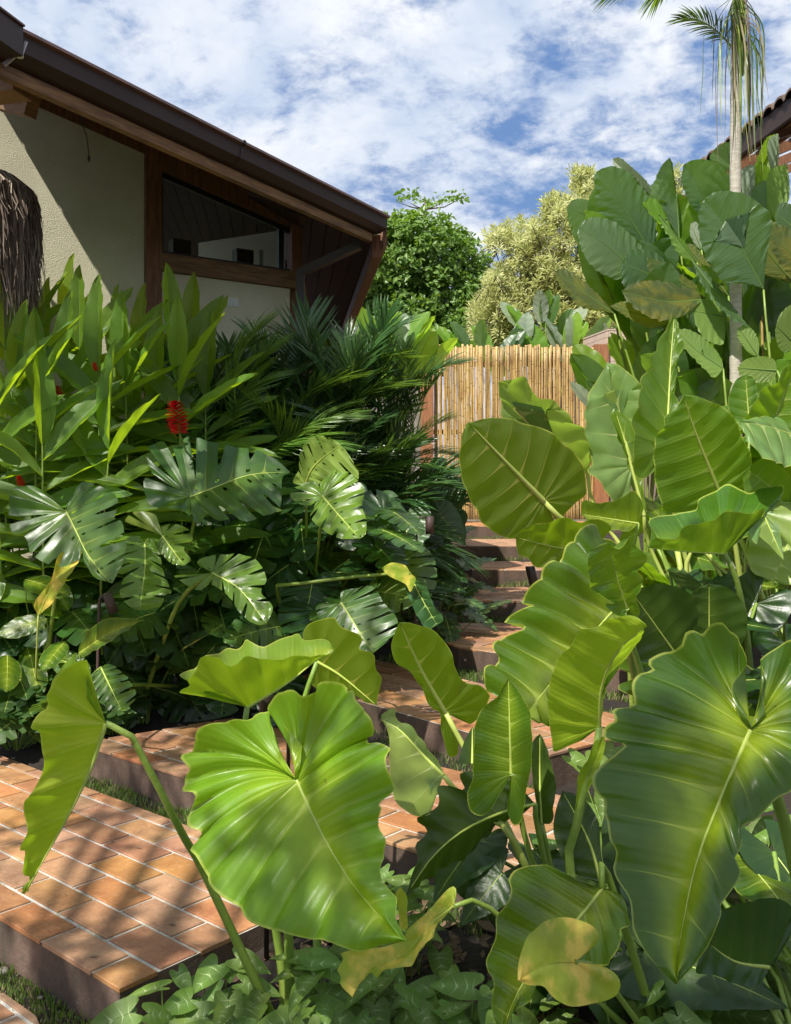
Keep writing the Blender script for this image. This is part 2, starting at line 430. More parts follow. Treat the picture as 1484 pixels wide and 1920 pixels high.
def link(name, mesh, parent=None, loc=None):
    o = bpy.data.objects.new(name, mesh)
    COL.objects.link(o)
    if parent is not None:
        o.parent = parent
        if loc is None and parent.type == 'EMPTY':
            o.matrix_parent_inverse = Matrix.Translation(-Vector(parent.location))
    if loc is not None:
        o.location = loc
    return o


def empty(name, loc, label, cat, group=None):
    o = bpy.data.objects.new(name, None)
    o.empty_display_size = 0.1
    COL.objects.link(o)
    o.location = loc
    tag(o, label, cat, group)
    return o


def tag(o, label=None, cat=None, group=None, kind=None):
    if label: o['label'] = label
    if cat: o['category'] = cat
    if group: o['group'] = group
    if kind: o['kind'] = kind
    return o


class MB:
    """collects vertices and faces (with uvs and material slots) for one mesh"""
    def __init__(self):
        self.v, self.f, self.uv, self.mi, self.mats, self.sm = [], [], [], [], [], []

    def mat(self, m):
        if m not in self.mats:
            self.mats.append(m)
        return self.mats.index(m)

    def face(self, idx, m, uvs=None, smooth=False):
        self.f.append(tuple(idx))
        self.mi.append(self.mat(m))
        self.sm.append(smooth)
        self.uv.extend(uvs if uvs else [(0.5, 0.5)] * len(idx))

    def box(self, p0, p1, m, frame=None):
        b = len(self.v)
        for z in (p0[2], p1[2]):
            for (x, y) in ((p0[0], p0[1]), (p1[0], p0[1]), (p1[0], p1[1]), (p0[0], p1[1])):
                c = Vector((x, y, z))
                self.v.append(frame @ c if frame else c)
        for q in ((3, 2, 1, 0), (4, 5, 6, 7), (0, 1, 5, 4), (1, 2, 6, 5), (2, 3, 7, 6), (3, 0, 4, 7)):
            self.face([b + i for i in q], m)

    def prism(self, poly, z0, z1, m, side=None):
        """poly: ccw list of (x, y)"""
        n = len(poly)
        b = len(self.v)
        for z in (z0, z1):
            for x, y in poly:
                self.v.append(Vector((x, y, z)))
        self.face([b + n + i for i in range(n)], m)
        self.face([b + i for i in reversed(range(n))], side or m)
        for i in range(n):
            k = (i + 1) % n
            self.face([b + i, b + k, b + n + k, b + n + i], side or m)

    def hexa(self, pts, m):
        """8 corners: bottom 4 then top 4"""
        b = len(self.v)
        self.v.extend(Vector(p) for p in pts)
        for q in ((3, 2, 1, 0), (4, 5, 6, 7), (0, 1, 5, 4), (1, 2, 6, 5), (2, 3, 7, 6), (3, 0, 4, 7)):
            self.face([b + i for i in q], m)

    def bar(self, a, b, w, h, m, up=Vector((0, 0, 1))):
        a, b = Vector(a), Vector(b)
        d = (b - a).normalized()
        s = d.cross(up).normalized()
        u = s.cross(d).normalized()
        pts = []
        for e in (a, b):
            for (i, j) in ((-1, -1), (1, -1), (1, 1), (-1, 1)):
                pts.append(e + s * (i * w / 2) + u * (j * h / 2))
        self.hexa(pts, m)

    def tube(self, pts, radii, m, seg=7, caps=True):
        pts = [Vector(p) for p in pts]
        n = len(pts)
        if isinstance(radii, (int, float)):
            radii = [radii] * n
        base = len(self.v)
        prev = None
        for i, p in enumerate(pts):
            t = (pts[min(i + 1, n - 1)] - pts[max(i - 1, 0)])
            if t.length < 1e-9: t = Vector((0, 0, 1))
            t.normalize()
            if prev is None:
                a = t.orthogonal().normalized()
            else:
                a = (prev - t * prev.dot(t))
                a = a.normalized() if a.length > 1e-6 else t.orthogonal().normalized()
            prev = a
            b = t.cross(a)
            for k in range(seg):
                an = 2 * math.pi * k / seg
                self.v.append(p + (a * math.cos(an) + b * math.sin(an)) * radii[i])
        for i in range(n - 1):
            for k in range(seg):
                k2 = (k + 1) % seg
                self.face([base + i * seg + k, base + i * seg + k2, base + (i + 1) * seg + k2, base + (i + 1) * seg + k], m, smooth=True)
        if caps:
            self.face([base + k for k in reversed(range(seg))], m)
            self.face([base + (n - 1) * seg + k for k in range(seg)], m)

    def mesh(self, name):
        me = bpy.data.meshes.new(name)
        me.from_pydata([tuple(v) for v in self.v], [], self.f)
        for m in self.mats:
            me.materials.append(m)
        me.polygons.foreach_set('material_index', self.mi)
        me.polygons.foreach_set('use_smooth', self.sm)
        uvl = me.uv_layers.new(name='UVMap')
        uvl.data.foreach_set('uv', np.array(self.uv, dtype=np.float32).ravel())
        me.update()
        return me

    def build(self, name, parent=None, loc=None):
        return link(name, self.mesh(name), parent, loc)


def catmull(pts, n):
    """resample a polyline smoothly to n points, even in length"""
    p = np.array([tuple(q) for q in pts], dtype=float)
    if len(p) == 2:
        t = np.linspace(0, 1, n)[:, None]
        return p[0] * (1 - t) + p[1] * t
    ext = np.vstack([2 * p[0] - p[1], p, 2 * p[-1] - p[-2]])
    out = []
    for i in range(1, len(ext) - 2):
        a, b, c, d = ext[i - 1], ext[i], ext[i + 1], ext[i + 2]
        for t in np.linspace(0, 1, 8, endpoint=False):
            out.append(0.5 * ((2 * b) + (c - a) * t + (2 * a - 5 * b + 4 * c - d) * t * t + (3 * b - a - 3 * c + d) * t ** 3))
    out.append(p[-1])
    out = np.array(out)
    seg = np.linalg.norm(np.diff(out, axis=0), axis=1)
    cum = np.concatenate([[0], np.cumsum(seg)])
    tt = np.linspace(0, cum[-1], n)
    return np.stack([np.interp(tt, cum, out[:, k]) for k in range(p.shape[1])], axis=1)


def leaf_mesh(name, mid, left, right, m, nv=9, K=7, J=9, corr=0.012, wave=0.01, wavek=1.0, cup=0.0,
              slits=None, holes=None, top=(1, 1), rib=M['rib'], ribr=0.006, seed=0, cut=0.1, crisp=0.5, ref=None, scallop=0.0, hubs=(None, None), slant=0.35):
    """mid: 3D points base->tip. left/right: 3D margins tip->base. top=(l, r): +1 when the upper face looks along ref."""
    rs = np.random.RandomState(seed)
    mid = catmull(mid, 24)
    B, T = mid[0], mid[-1]
    ax = T - B
    L = np.linalg.norm(ax)
    axn = ax / L
    mb = MB()
    nrm_all = []
    for side, outl in enumerate((left, right)):
        N = nv * K + 1
        M_ = catmull(outl, N)
        a = (M_ - B) @ axn / L
        u = np.clip((a - cut) / (1 - cut), 0, 1) ** (1 + slant)
        u = np.minimum.accumulate(u)
        k = 5
        up = np.pad(u, k, mode='edge')
        u = np.convolve(up, np.ones(2 * k + 1) / (2 * k + 1), 'same')[k:-k]
        u[0] = 1.0
        u = np.minimum.accumulate(u)
        O = np.stack([np.interp(u, np.linspace(0, 1, 24), mid[:, c]) for c in range(3)], axis=1)
        # half normal
        nrm = np.zeros(3)
        for i in range(0, N - 1, 3):
            nrm += np.cross(M_[i] - O[i], M_[min(i + 3, N - 1)] - O[i])
        nrm /= (np.linalg.norm(nrm) + 1e-9)
        rv = np.array(ref if ref is not None else (0, 0, 1), dtype=float)
        if np.dot(nrm, rv) < 0: nrm = -nrm
        nrm = nrm * top[side]
        nrm_all.append(nrm)
        s = np.linspace(0, nv, N)
        ph = s % 1.0
        cors = (0.5 - 0.5 * np.cos(2 * np.pi * ph)) ** crisp
        amp_v = 0.7 + 0.6 * rs.rand(nv + 1)
        ampl = amp_v[np.minimum(s.astype(int), nv)]
        wv = np.sin(2 * np.pi * (s * wavek * 0.5 + rs.rand())) + 0.5 * np.sin(2 * np.pi * (s * 0.23 * wavek + rs.rand()))
        rad = np.ones(N)
        if slits:
            for v in range(nv):
                if v / nv < slits.get('start', 0.0) or v / nv > slits.get('end', 0.85): continue
                dep = slits['depth'] * (0.6 + 0.5 * rs.rand())
                w_ = slits['width'] * (0.6 + 0.7 * rs.rand())
                dist = np.abs(s - (v + 0.5))
                sh = np.clip(1 - (dist / w_) ** 2, 0, 1) ** 0.6
                rad *= 1 - dep * sh
        if scallop:
            rad *= 1 - scallop * (1 - np.sin(np.pi * ph)) ** 1.5
        jj = np.linspace(0, 1, J)
        base = len(mb.v)
        hw = np.zeros(N)
        if hubs[side] is not None:
            hub = np.array(tuple(hubs[side]))
            dh = np.linalg.norm(hub - B)
            sb = int(np.argmax(u <= 0.001))
            last = np.linalg.norm(M_ - B, axis=1)
            k2 = np.clip((np.arange(N) - sb) / max(1.0, (N - sb) * 0.25), 0, 1)
            hw = k2 * np.clip(last / dh - 0.35, 0, 1)
            hw = np.convolve(np.pad(hw, 3, mode='edge'), np.ones(7) / 7, 'same')[3:-3]
        env = np.sin(np.pi * np.clip(np.arange(N) / (N - 1) * 0.92 + 0.04, 0, 1)) ** 0.5
        for i in range(N):
            for q, j in enumerate(jj):
                r = j * rad[i]
                pos = O[i] + (M_[i] - O[i]) * r
                if hw[i] > 0:
                    ctl = (O[i] + M_[i]) * 0.5 * (1 - hw[i]) + hub * hw[i]
                    pos = (1 - r) ** 2 * O[i] + 2 * r * (1 - r) * ctl + r * r * M_[i]
                w_ = r ** 0.7
                d = corr * L * cors[i] * ampl[i] * w_ * (1 - 0.35 * r) * env[i]
                d += wave * L * wv[i] * r ** 3 * env[i]
                d += cup * L * (r * r - r * 0.9)
                d += 0.007 * L * r * (math.sin(s[i] * 2.3 + r * 7 + seed) + math.sin(s[i] * 5.1 - r * 11 + seed * 1.7) * .5)
                mb.v.append(Vector(pos + nrm * d))
        wind = None
        hole_rows = set()
        if holes:
            for v in range(nv):
                if rs.rand() < holes:
                    hole_rows.add(v)
        for i in range(N - 1):
            for q in range(J - 1):
                if holes and (i // K) in hole_rows and K // 2 - 1 <= i % K <= K // 2 and 2 <= q <= 3 and slits:
                    continue
                i0, i1 = base + i * J + q, base + i * J + q + 1
                i2, i3 = base + (i + 1) * J + q + 1, base + (i + 1) * J + q
                uvq = [(s[i], jj[q]), (s[i], jj[q + 1]), (s[i + 1] - 1e-4, jj[q + 1]), (s[i + 1] - 1e-4, jj[q])]
                if wind is None:
                    c = N // 3
                    va, vb, vc = O[c], M_[c], M_[min(c + K, N - 1)]
                    fn = np.cross(vb - va, vc - vb)
                    wind = np.dot(fn, nrm) > 0
                if wind:
                    mb.face([i0, i1, i2, i3], m, uvq, True)
                else:
                    mb.face([i3, i2, i1, i0], m, uvq[::-1], True)
    if ribr:
        nn = nrm_all[0] + nrm_all[1]
        nn /= (np.linalg.norm(nn) + 1e-9)
        rr = [ribr * (1.0 - 0.85 * i / 23) for i in range(24)]
        pts = [Vector(mid[i] - nn * ribr * 0.15) for i in range(24)]
        mb.tube(pts[:-1:2], rr[:-1:2], rib, 6, False)
    return mb.mesh(name)


def unz(z, pts):
    x0, y0, s = z
    return [(x0 + p[0] / s, y0 + p[1] / s) for p in pts]


def hero(parent, z, B, T, mids, L, R, d, m, face=(1, 1), stalk=None, sr=0.011, sm=None, mesh_name='leaf', label=None, hubL=None, hubR=None, **kw):
    """a leaf whose margin was measured in the photo and set at its own depth; d=(base, tip, left, right) in metres"""
    B, = unz(z, [B]); T, = unz(z, [T])
    mids, L, R = unz(z, mids), unz(z, L), unz(z, R)
    dB, dT, dL, dR = d
    bx, by = B
    tx, ty = T[0] - bx, T[1] - by
    tl = math.hypot(tx, ty)
    ex = (tx / tl, ty / tl)
    lx = (-ex[1], ex[0])

    def lat(p):
        return (p[0] - bx) * lx[0] + (p[1] - by) * lx[1]

    def alo(p):
        return ((p[0] - bx) * ex[0] + (p[1] - by) * ex[1]) / tl

    def mk(pts, ds):
        # lateral distance measured from the (curved) midrib
        ml = [(alo(q), lat(q)) for q in [B] + mids + [T]]
        xs, ys = [q[0] for q in ml], [q[1] for q in ml]
        offs = [lat(p) - float(np.interp(alo(p), xs, ys)) for p in pts]
        mx = max(abs(o) for o in offs) or 1
        out = []
        for p, o in zip(pts, offs):
            al = alo(p)
            dm = dB + (dT - dB) * max(-0.3, min(1, al))
            dep = dm + (ds - (dB + dT) / 2) * abs(o) / mx
            out.append(P(p[0], p[1], max(0.6, dep)))
        return out
    mid3 = [P(q[0], q[1], dB + (dT - dB) * alo(q)) for q in [B] + mids + [T]]
    l3 = [mid3[-1]] + mk(L, dL) + [mid3[0]]
    r3 = [mid3[-1]] + mk(R, dR) + [mid3[0]]
    hubs = [None, None]
    for hi, (hp, dd_) in enumerate(((hubL, dL), (hubR, dR))):
        if hp:
            hub_ = unz(z, [hp])
            hubs[hi] = mk(hub_, dB)[0]
    kw['hubs'] = tuple(hubs)
    kw['corr'] = kw.get('corr', .012) * 1.35
    c = mid3[len(mid3) // 2]
    ref = (cam.location - c).normalized()
    me = leaf_mesh(mesh_name, mid3, l3, r3, m, top=face, ref=tuple(ref), seed=int(abs(bx * 7 + by)) % 9999, **kw)
    o = link(mesh_name, me, parent)
    if label: o['label'] = label
    if stalk is not None:
        pts = [mid3[0]] + [Vector(q) for q in stalk]
        cp = catmull(pts, 14)
        mb = MB()
        mb.tube([Vector(q) for q in cp], [sr * (0.75 + 0.6 * i / 13) for i in range(14)], sm or M['stalk'], 8)
        so_ = mb.build('leaf_stalk')
        so_.parent = o
        so_.matrix_parent_inverse = o.matrix_world.inverted() if False else Matrix.Translation(Vector((0, 0, 0)))
        if parent is not None:
            # both live in world coordinates through the parent's inverse
            so_.matrix_parent_inverse = Matrix.Identity(4)
    return o


# ------------------------------------------------------------------ terrain
NV = (0.65, 0.76)
EV = (0.76, -0.65)
GN = [-3, 0.5, 1.68, 2.88, 3.97, 5.30, 6.65, 7.95, 9.05, 10.5, 13.0]
GZ = [-0.40, -0.24, -0.07, 0.10, 0.27, 0.44, 0.61, 0.78, 0.95, 1.12, 1.29]


def gz(x, y):
    n = NV[0] * x + NV[1] * y
    return float(np.interp(n, GN, GZ))


def build_ground():
    xs = sorted(set([-400, -150, -60, -30, -15, -9] + [round(-7 + 0.16 * i, 3) for i in range(88)] + [9, 15, 30, 60, 150, 400]))
    ys = sorted(set([-300, -80, -20, -8, -4, -2] + [round(-1 + 0.16 * i, 3) for i in range(112)] + [20, 26, 40, 80, 200, 600]))
    mb = MB()
    for y in ys:
        for x in xs:
            h = gz(max(-9, min(9, x)), max(-4, min(20, y)))
            jit = 0.02 * math.sin(x * 9.1 + y * 3.3) * math.sin(y * 7.7 - x * 2.1) if abs(x) < 8 and -1 < y < 17 else 0
            mb.v.append(Vector((x, y, h + jit * 0.5)))
    nx = len(xs)
    for j in range(len(ys) - 1):
        for i in range(nx - 1):
            mb.face([j * nx + i, j * nx + i + 1, (j + 1) * nx + i + 1, (j + 1) * nx + i], M['soil'], smooth=True)
    g = mb.build('ground')
    tag(g, kind='structure')


build_ground()


# ------------------------------------------------------------------ stepped platforms
def clip(poly, rect):
    """Sutherland-Hodgman clip of a quad against a convex ccw polygon"""
    out = rect
    n = len(poly)
    for i in range(n):
        a, b = poly[i], poly[(i + 1) % n]
        inp, out = out, []
        if not inp: break
        def side(p): return (b[0] - a[0]) * (p[1] - a[1]) - (b[1] - a[1]) * (p[0] - a[0])
        for k in range(len(inp)):
            p, q = inp[k], inp[(k + 1) % len(inp)]
            sp_, sq = side(p), side(q)
            if sp_ >= 0: out.append(p)
            if sp_ * sq < 0:
                t = sp_ / (sp_ - sq)
                out.append((p[0] + (q[0] - p[0]) * t, p[1] + (q[1] - p[1]) * t))
    return out


def area(p):
    return 0.5 * sum(p[i][0] * p[(i + 1) % len(p)][1] - p[(i + 1) % len(p)][0] * p[i][1] for i in range(len(p)))


def inset(poly, d):
    n = len(poly)
    out = []
    for i in range(n):
        p0, p1, p2 = Vector(poly[i - 1]), Vector(poly[i]), Vector(poly[(i + 1) % n])
        e1, e2 = (p1 - p0).normalized(), (p2 - p1).normalized()
        n1, n2 = Vector((-e1.y, e1.x)), Vector((-e2.y, e2.x))
        k = (n1 + n2)
        k = k / max(0.3, k.dot(n1))
        out.append(tuple(p1 + k * d))
    return out


def platform(name, poly, top, ang, origin, single=True, h=0.24, tl=0.335, tw=0.168, gap=0.018):
    if area(poly) < 0: poly = poly[::-1]
    mb = MB()
    mb.prism(poly, top - h, top - 0.004, M['grout'], M['riser'])
    # the riser render wraps the sides a little proud of the slab
    base = mb.build(name)
    tag(base, kind='structure')
    rim = inset(poly, -0.003)
    ca, sa = math.cos(ang), math.sin(ang)
    allmb = MB()
    cnt = 0
    xs = [((p[0] - origin[0]) * ca + (p[1] - origin[1]) * sa) for p in poly]
    ys = [(-(p[0] - origin[0]) * sa + (p[1] - origin[1]) * ca) for p in poly]
    r0, r1 = math.floor(min(ys) / tw) - 1, math.ceil(max(ys) / tw) + 1
    for r in range(r0, r1):
        off = (r % 2) * tl * 0.5
        for c in range(math.floor(min(xs) / tl) - 2, math.ceil(max(xs) / tl) + 2):
            x0, y0 = c * tl + off + gap / 2, r * tw + gap / 2
            x1, y1 = (c + 1) * tl + off - gap / 2, (r + 1) * tw - gap / 2
            jx, jy = rnd.uniform(-.0015, .0015), rnd.uniform(-.0015, .0015)
            q = [(x0 + jx, y0 + jy), (x1 + jx, y0 + jy), (x1 + jx, y1 + jy), (x0 + jx, y1 + jy)]
            q = [(origin[0] + a * ca - b * sa, origin[1] + a * sa + b * ca) for a, b in q]
            q = clip(rim, q)
            if len(q) < 3 or area(q) < 0.0012: continue
            zt = top + 0.003 + rnd.uniform(-0.002, 0.002)
            tgt = MB() if single else allmb
            n = len(q)
            b0 = len(tgt.v)
            qi = inset(q, 0.003) if area(q) > 0.004 else q
            for x, y in q: tgt.v.append(Vector((x, y, top - 0.013)))
            for x, y in q: tgt.v.append(Vector((x, y, zt - 0.0025)))
            for x, y in qi: tgt.v.append(Vector((x, y, zt)))
            for k in range(n):
                k2 = (k + 1) % n
                tgt.face([b0 + k, b0 + k2, b0 + n + k2, b0 + n + k], M['tile'])
                tgt.face([b0 + n + k, b0 + n + k2, b0 + 2 * n + k2, b0 + 2 * n + k], M['tile'])
            tgt.face([b0 + 2 * n + k for k in range(n)], M['tile'])
            if single:
                o = tgt.build('paving_tile')
                o.parent = base
            cnt += 1
    if not single:
        o = allmb.build('paving_tiles')
        o.parent = base
        o['kind'] = 'stuff'
    return base


def ne(n, e):
    return (NV[0] * n + EV[0] * e, NV[1] * n + EV[1] * e)


A0 = math.atan2(EV[1], EV[0])
# the corner of the first small landing is rounded
lp = [ne(0.55, -5.7), ne(0.55, -2.98), ne(0.66, -2.86), ne(1.50, -2.86), ne(1.59, -2.90), ne(1.63, -3.02), ne(1.63, -5.7)]
platform('paved_step', lp, -0.05, A0, ne(1.60, -2.90), tl=0.36, tw=0.36)
P0 = [ne(1.738, -5.7), ne(1.738, -2.676), ne(2.81, -2.676), ne(2.81, -5.7)]
platform('paved_step', P0, 0.12, A0, ne(1.724, -2.84))
P1 = [ne(2.95, -4.95), ne(2.95, -1.95), ne(3.93, -1.95), ne(3.93, -4.75)]
platform('paved_step', P1, 0.29, A0, ne(2.937, -4.95))
P2 = [(-0.76, 6.48), (0.75, 4.60), (1.5, 5.2), (0.55, 6.375), (-0.154, 7.27)]
platform('paved_step', P2, 0.46, math.atan2(-1.88, 1.51), (-0.76, 6.48))
P3 = [(0.39, 7.0), (0.46, 6.82), (0.6, 6.68), (1.55, 5.87), (2.4, 7.2), (2.4, 8.12), (0.40, 8.12)]
platform('paved_step', P3, 0.63, math.radians(-38), (0.4, 6.83))
P4 = [(0.52, 8.3), (2.6, 8.3), (2.6, 9.57), (0.56, 9.57)]
platform('paved_step', P4, 0.80, math.radians(-30), (0.52, 8.3))
platform('paved_step', [(0.80, 9.65), (2.7, 9.65), (2.7, 10.92), (0.76, 10.92)], 0.97, 0.0, (0.8, 9.65))
platform('paved_step', [(0.70, 11.08), (2.9, 11.08), (2.9, 12.85), (0.7, 12.85)], 1.14, 0.0, (0.7, 11.08), single=False)
platform('paved_step', [(0.2, 13.05), (3.4, 13.05), (3.4, 15.7), (0.2, 15.7)], 1.31, 0.0, (0.2, 13.05), single=False)


# ------------------------------------------------------------------ bamboo fence
def bamboo_fence():
    y = 16.0
    x0, x1 = (814 - 742) / F * y, (1113 - 742) / F * y
    zt = EYE + (930 - 648) / F * y
    zb = 1.28
    f = empty('bamboo_fence', ((x0 + x1) / 2, y, zb), 'tall fence of upright golden bamboo poles between two red timber posts', 'fence')
    n = 70
    meshes = []
    for k in range(5):
        mb = MB()
        pts, rr = [], []
        H = zt - zb
        N = 13
        for i in range(N):
            t = i / (N - 1)
            pts.append((rnd.uniform(-.004, .004), rnd.uniform(-.002, .002), t * H))
            rr.append(0.0200 + 0.002 * math.sin(i * 2.1 + k))
        mb.tube(pts, rr, M['bamboo'], 8)
        meshes.append(mb.mesh('bamboo_pole'))
    for i in range(n):
        x = x0 + (x1 - x0) * (i + 0.5) / n
        o = link('bamboo_pole', meshes[i % 5], f, loc=(x - f.location.x + rnd.uniform(-.006, .006), rnd.uniform(-.006, .006), 0))
        o.scale = (rnd.uniform(.85, 1.12), 1, 1 + rnd.uniform(-.012, .009))
        o.rotation_euler = (0, rnd.uniform(-.006, .006), rnd.uniform(0, 6))
    for (a, b) in ((1113, 1139), (789, 813)):
        mb = MB()
        mb.box(((a - 742) / F * y, y - 0.12, zb), ((b - 742) / F * y, y + 0.1, zt + 0.005), M['woodpost'])
        mb.build('post', f)
    for z in (zb + .3, zt - .35, (zb + zt) / 2):
        mb = MB()
        mb.box((x0 - .02, y + 0.026, z), (x1 + .02, y + 0.085, z + .08), M['wood'])
        mb.build('rail', f)
    mb = MB()
    mb.box((x0 - 0.25, y - .22, 1.24), (x1 + .3, y + .16, 1.33), M['concrete'])
    k = mb.build('kerb'); tag(k, kind='structure')


bamboo_fence()


def tiled_block():
    y = 15.95
    xl = (1140 - 742) / F * y + .012
    zt = EYE + (930 - 620) / F * y
    t = empty('tiled_block_wall', (xl + 0.8, y + 1, 1.2), 'tall block wall clad in small pinkish square tiles right of the bamboo fence', 'wall')
    mb = MB()
    xr = xl + 2.2
    dback = 3.0
    poly = [(xl, y), (xr, y), (xr, y + dback), (xl - 0.75, y + dback)]
    mb.prism(poly, 1.2, zt, M['mosaic_gap'])
    mb.build('core', t)
    s = 0.105
    mbt = MB(); mbt.box((0.003, -0.006, 0.003), (s - 0.003, 0, s - 0.003), M['mosaic'])
    me = mbt.mesh('wall_tile')
    for i in range(12):
        for j in range(12):
            o = link('wall_tile', me, t, loc=Vector((xl + i * s, y, zt - (j + 1) * s)) - t.location)
            o.rotation_euler = (rnd.uniform(-.006, .006), 0, 0)
    # the left face, going back
    ang = math.atan2(dback, -0.75)
    d = Vector((-0.75, dback, 0)).normalized()
    for i in range(26):
        for j in range(4):
            p = Vector((xl, y, 0)) + d * ((i + 1) * s)
            o = link('wall_tile', me, t, loc=Vector((p.x, p.y, zt - (j + 1) * s)) - t.location)
            o.rotation_euler = (0, 0, ang + math.pi)
    mb = MB()
    ci = [(xl - .01, y - .012), (xr, y - .012), (xr, y + dback), (xl - 0.77, y + dback)]
    mb.prism(ci, zt + .002, zt + .03, M['mosaic'])
    mb.build('cap', t)
    # tall cement wall continuing left of the fence, behind the palms
    mb = MB()
    mb.box((-1.7, 16.05, 1.2), ((789 - 742) / F * 16, 16.3, 4.25), M['concrete'])
    o = mb.build('garden_wall'); tag(o, 'grey garden wall hidden behind the palms left of the bamboo fence', 'wall')
    mb = MB()
    mb.box((xl + 2.21, 16.2, 1.2), (9.5, 16.4, 3.3), M['concrete'])
    o = mb.build('garden_wall'); tag(o, 'low grey garden wall behind the tall broad leaves on the right', 'wall')


tiled_block()


# ------------------------------------------------------------------ left house
def left_house():
    w0 = Vector((-2.03, 8.0, 0)); wd = Vector((0.842, 0.539, 0)).normalized(); wn = Vector((0.539, -0.842, 0)).normalized()
    gc = Vector((-0.173, 8.17, 0)); gd = Vector((0.504, 0.864, 0)).normalized(); gn = Vector((-0.864, 0.504, 0)).normalized()
    ez = EYE
    h = empty('plaster_house', (-3.4, 9.2, 1.2), 'cream rendered house with dark timber frame and wide brown eaves on the left', 'house')

    def sof(p, extra=0.0):
        return ez + 2.24 + 0.53 * max(0.0, (Vector((p.x, p.y, 0)) - gc).dot(gn)) + extra

    def WP(t, z, out=0.0):
        p = w0 + wd * t + wn * out
        return Vector((p.x, p.y, z))
    # t along wall: post left edge px270 -> t=-0.1 ; window from 0.02 ; right post to 1.32
    tl, tr = -0.12, 1.34
    sill_t, sill_b = ez + 2.08, ez + 1.93
    thick = 0.2

    def wallquad(ta, tb, za, ztop_fn, name, m, front=0.0, th=thick):
        mb = MB()
        a0, b0 = WP(ta, za, front), WP(tb, za, front)
        a1, b1 = WP(ta, ztop_fn(ta), front), WP(tb, ztop_fn(tb), front)
        bk = -wn * th
        mb.hexa([a0, b0, b0 + bk, a0 + bk, a1, b1, b1 + bk, a1 + bk], m)
        return mb.build(name, h)

    def topz(t):
        return sof(WP(t, 0))
    # left part of the wall
    wallquad(-4.2, -0.125, 1.0, lambda t: topz(t) - 0.005, 'wall', M['plaster'])
    wallquad(0.022, tr - 0.09, 1.0, lambda t: sill_b - 0.003, 'wall', M['plaster'], -0.012)
    # timber
    wallquad(tl, 0.02, 1.0, lambda t: topz(t) - .003, 'post', M['wood'], 0.03)
    wallquad(tr - 0.088, tr + .02, sill_t + .002, lambda t: topz(t) - .003, 'post', M['wood'], 0.028)
    mb = MB()
    a, b = WP(0.0, sill_b, 0.04), WP(tr + .02, sill_b, 0.04)
    up = Vector((0, 0, sill_t - sill_b)); bk = -wn * 0.2
    mb.hexa([a, b, b + bk, a + bk, a + up, b + up, b + bk + up, a + bk + up], M['woodh'])
    mb.build('sill_beam', h)
    # sloping timber head above the window
    mb = MB()
    hh = 0.25
    a, b = WP(0.022, topz(0.022) - hh, 0.02), WP(tr - .09, topz(tr - .09) - hh, 0.02)
    up = Vector((0, 0, hh - .004)); bk = -wn * 0.18
    mb.hexa([a, b, b + bk, a + bk, a + up, b + up, b + bk + up, a + bk + up], M['wood'])
    mb.build('head_beam', h)
    mb = MB()
    a, b = WP(-4.2, topz(-4.2) - 0.17, 0.012), WP(-.125, topz(-.125) - 0.17, 0.012)
    up = Vector((0, 0, 0.165)); bk = -wn * 0.008
    mb.hexa([a, b, b + bk, a + bk, a + up, b + up, b + bk + up, a + bk + up], M['wood'])
    mb.build('wall_plate', h)
    # window frame, pane
    def wt(t): return topz(t) - hh
    wf = MB()
    fw = 0.028
    ta, tb = 0.024, tr - 0.092
    for (t0, t1, z0a, z0b, z1a, z1b) in (
            (ta, tb, sill_t + .002, sill_t + .002, sill_t + fw, sill_t + fw),
            (ta, tb, wt(ta) - .045, wt(tb) - .045, wt(ta) - .002, wt(tb) - .002),
            (ta, ta + .02, sill_t + fw + .002, sill_t + fw + .002, wt(ta) - .047, wt(ta + .02) - .047),
            (tb - .11, tb - .06, sill_t + fw + .002, sill_t + fw + .002, wt(tb - .11) - .047, wt(tb - .06) - .047)):
        q = [WP(t0, z0a, -.01), WP(t1, z0b, -.01), WP(t1, z0b, -.06), WP(t0, z0a, -.06),
             WP(t0, z1a, -.01), WP(t1, z1b, -.01), WP(t1, z1b, -.06), WP(t0, z1a, -.06)]
        wf.hexa(q, M['black'])
    wfo = wf.build('window', h)
    pn = MB()
    t0, t1 = ta + .02, tb - .06
    q = [WP(t0, sill_t + fw, -.03), WP(t1, sill_t + fw, -.03), WP(t1, sill_t + fw, -.036), WP(t0, sill_t + fw, -.036),
         WP(t0, wt(t0) - .045, -.03), WP(t1, wt(t1) - .045, -.03), WP(t1, wt(t1) - .045, -.036), WP(t0, wt(t0) - .045, -.036)]
    pn.hexa(q, M['glass'])
    po = pn.build('pane'); po.parent = wfo
    po.matrix_parent_inverse = Matrix.Identity(4)
    # the room behind the window
    rm = MB()
    q = []
    back = 2.6
    for (t, z, o) in ((-.6, 1.6, -.25), (1.34, 1.6, -.25), (1.34, 1.6, -back), (-.6, 1.6, -back)):
        q.append(WP(t, z, o))
    b0 = len(rm.v)
    for p in q: rm.v.append(p)
    for p in q: rm.v.append(Vector((p.x, p.y, sof(p) - 0.03)))
    rm.face([b0 + 0, b0 + 3, b0 + 7, b0 + 4][::-1], M['roomwall'])
    rm.face([b0 + 1, b0 + 2, b0 + 6, b0 + 5], M['roomwall'])
    rm.face([b0 + 0, b0 + 1, b0 + 2, b0 + 3][::-1], M['roomwall'])
    rm.face([b0 + 4, b0 + 5, b0 + 6, b0 + 7], M['roomwall'])
    rm.build('room', h)
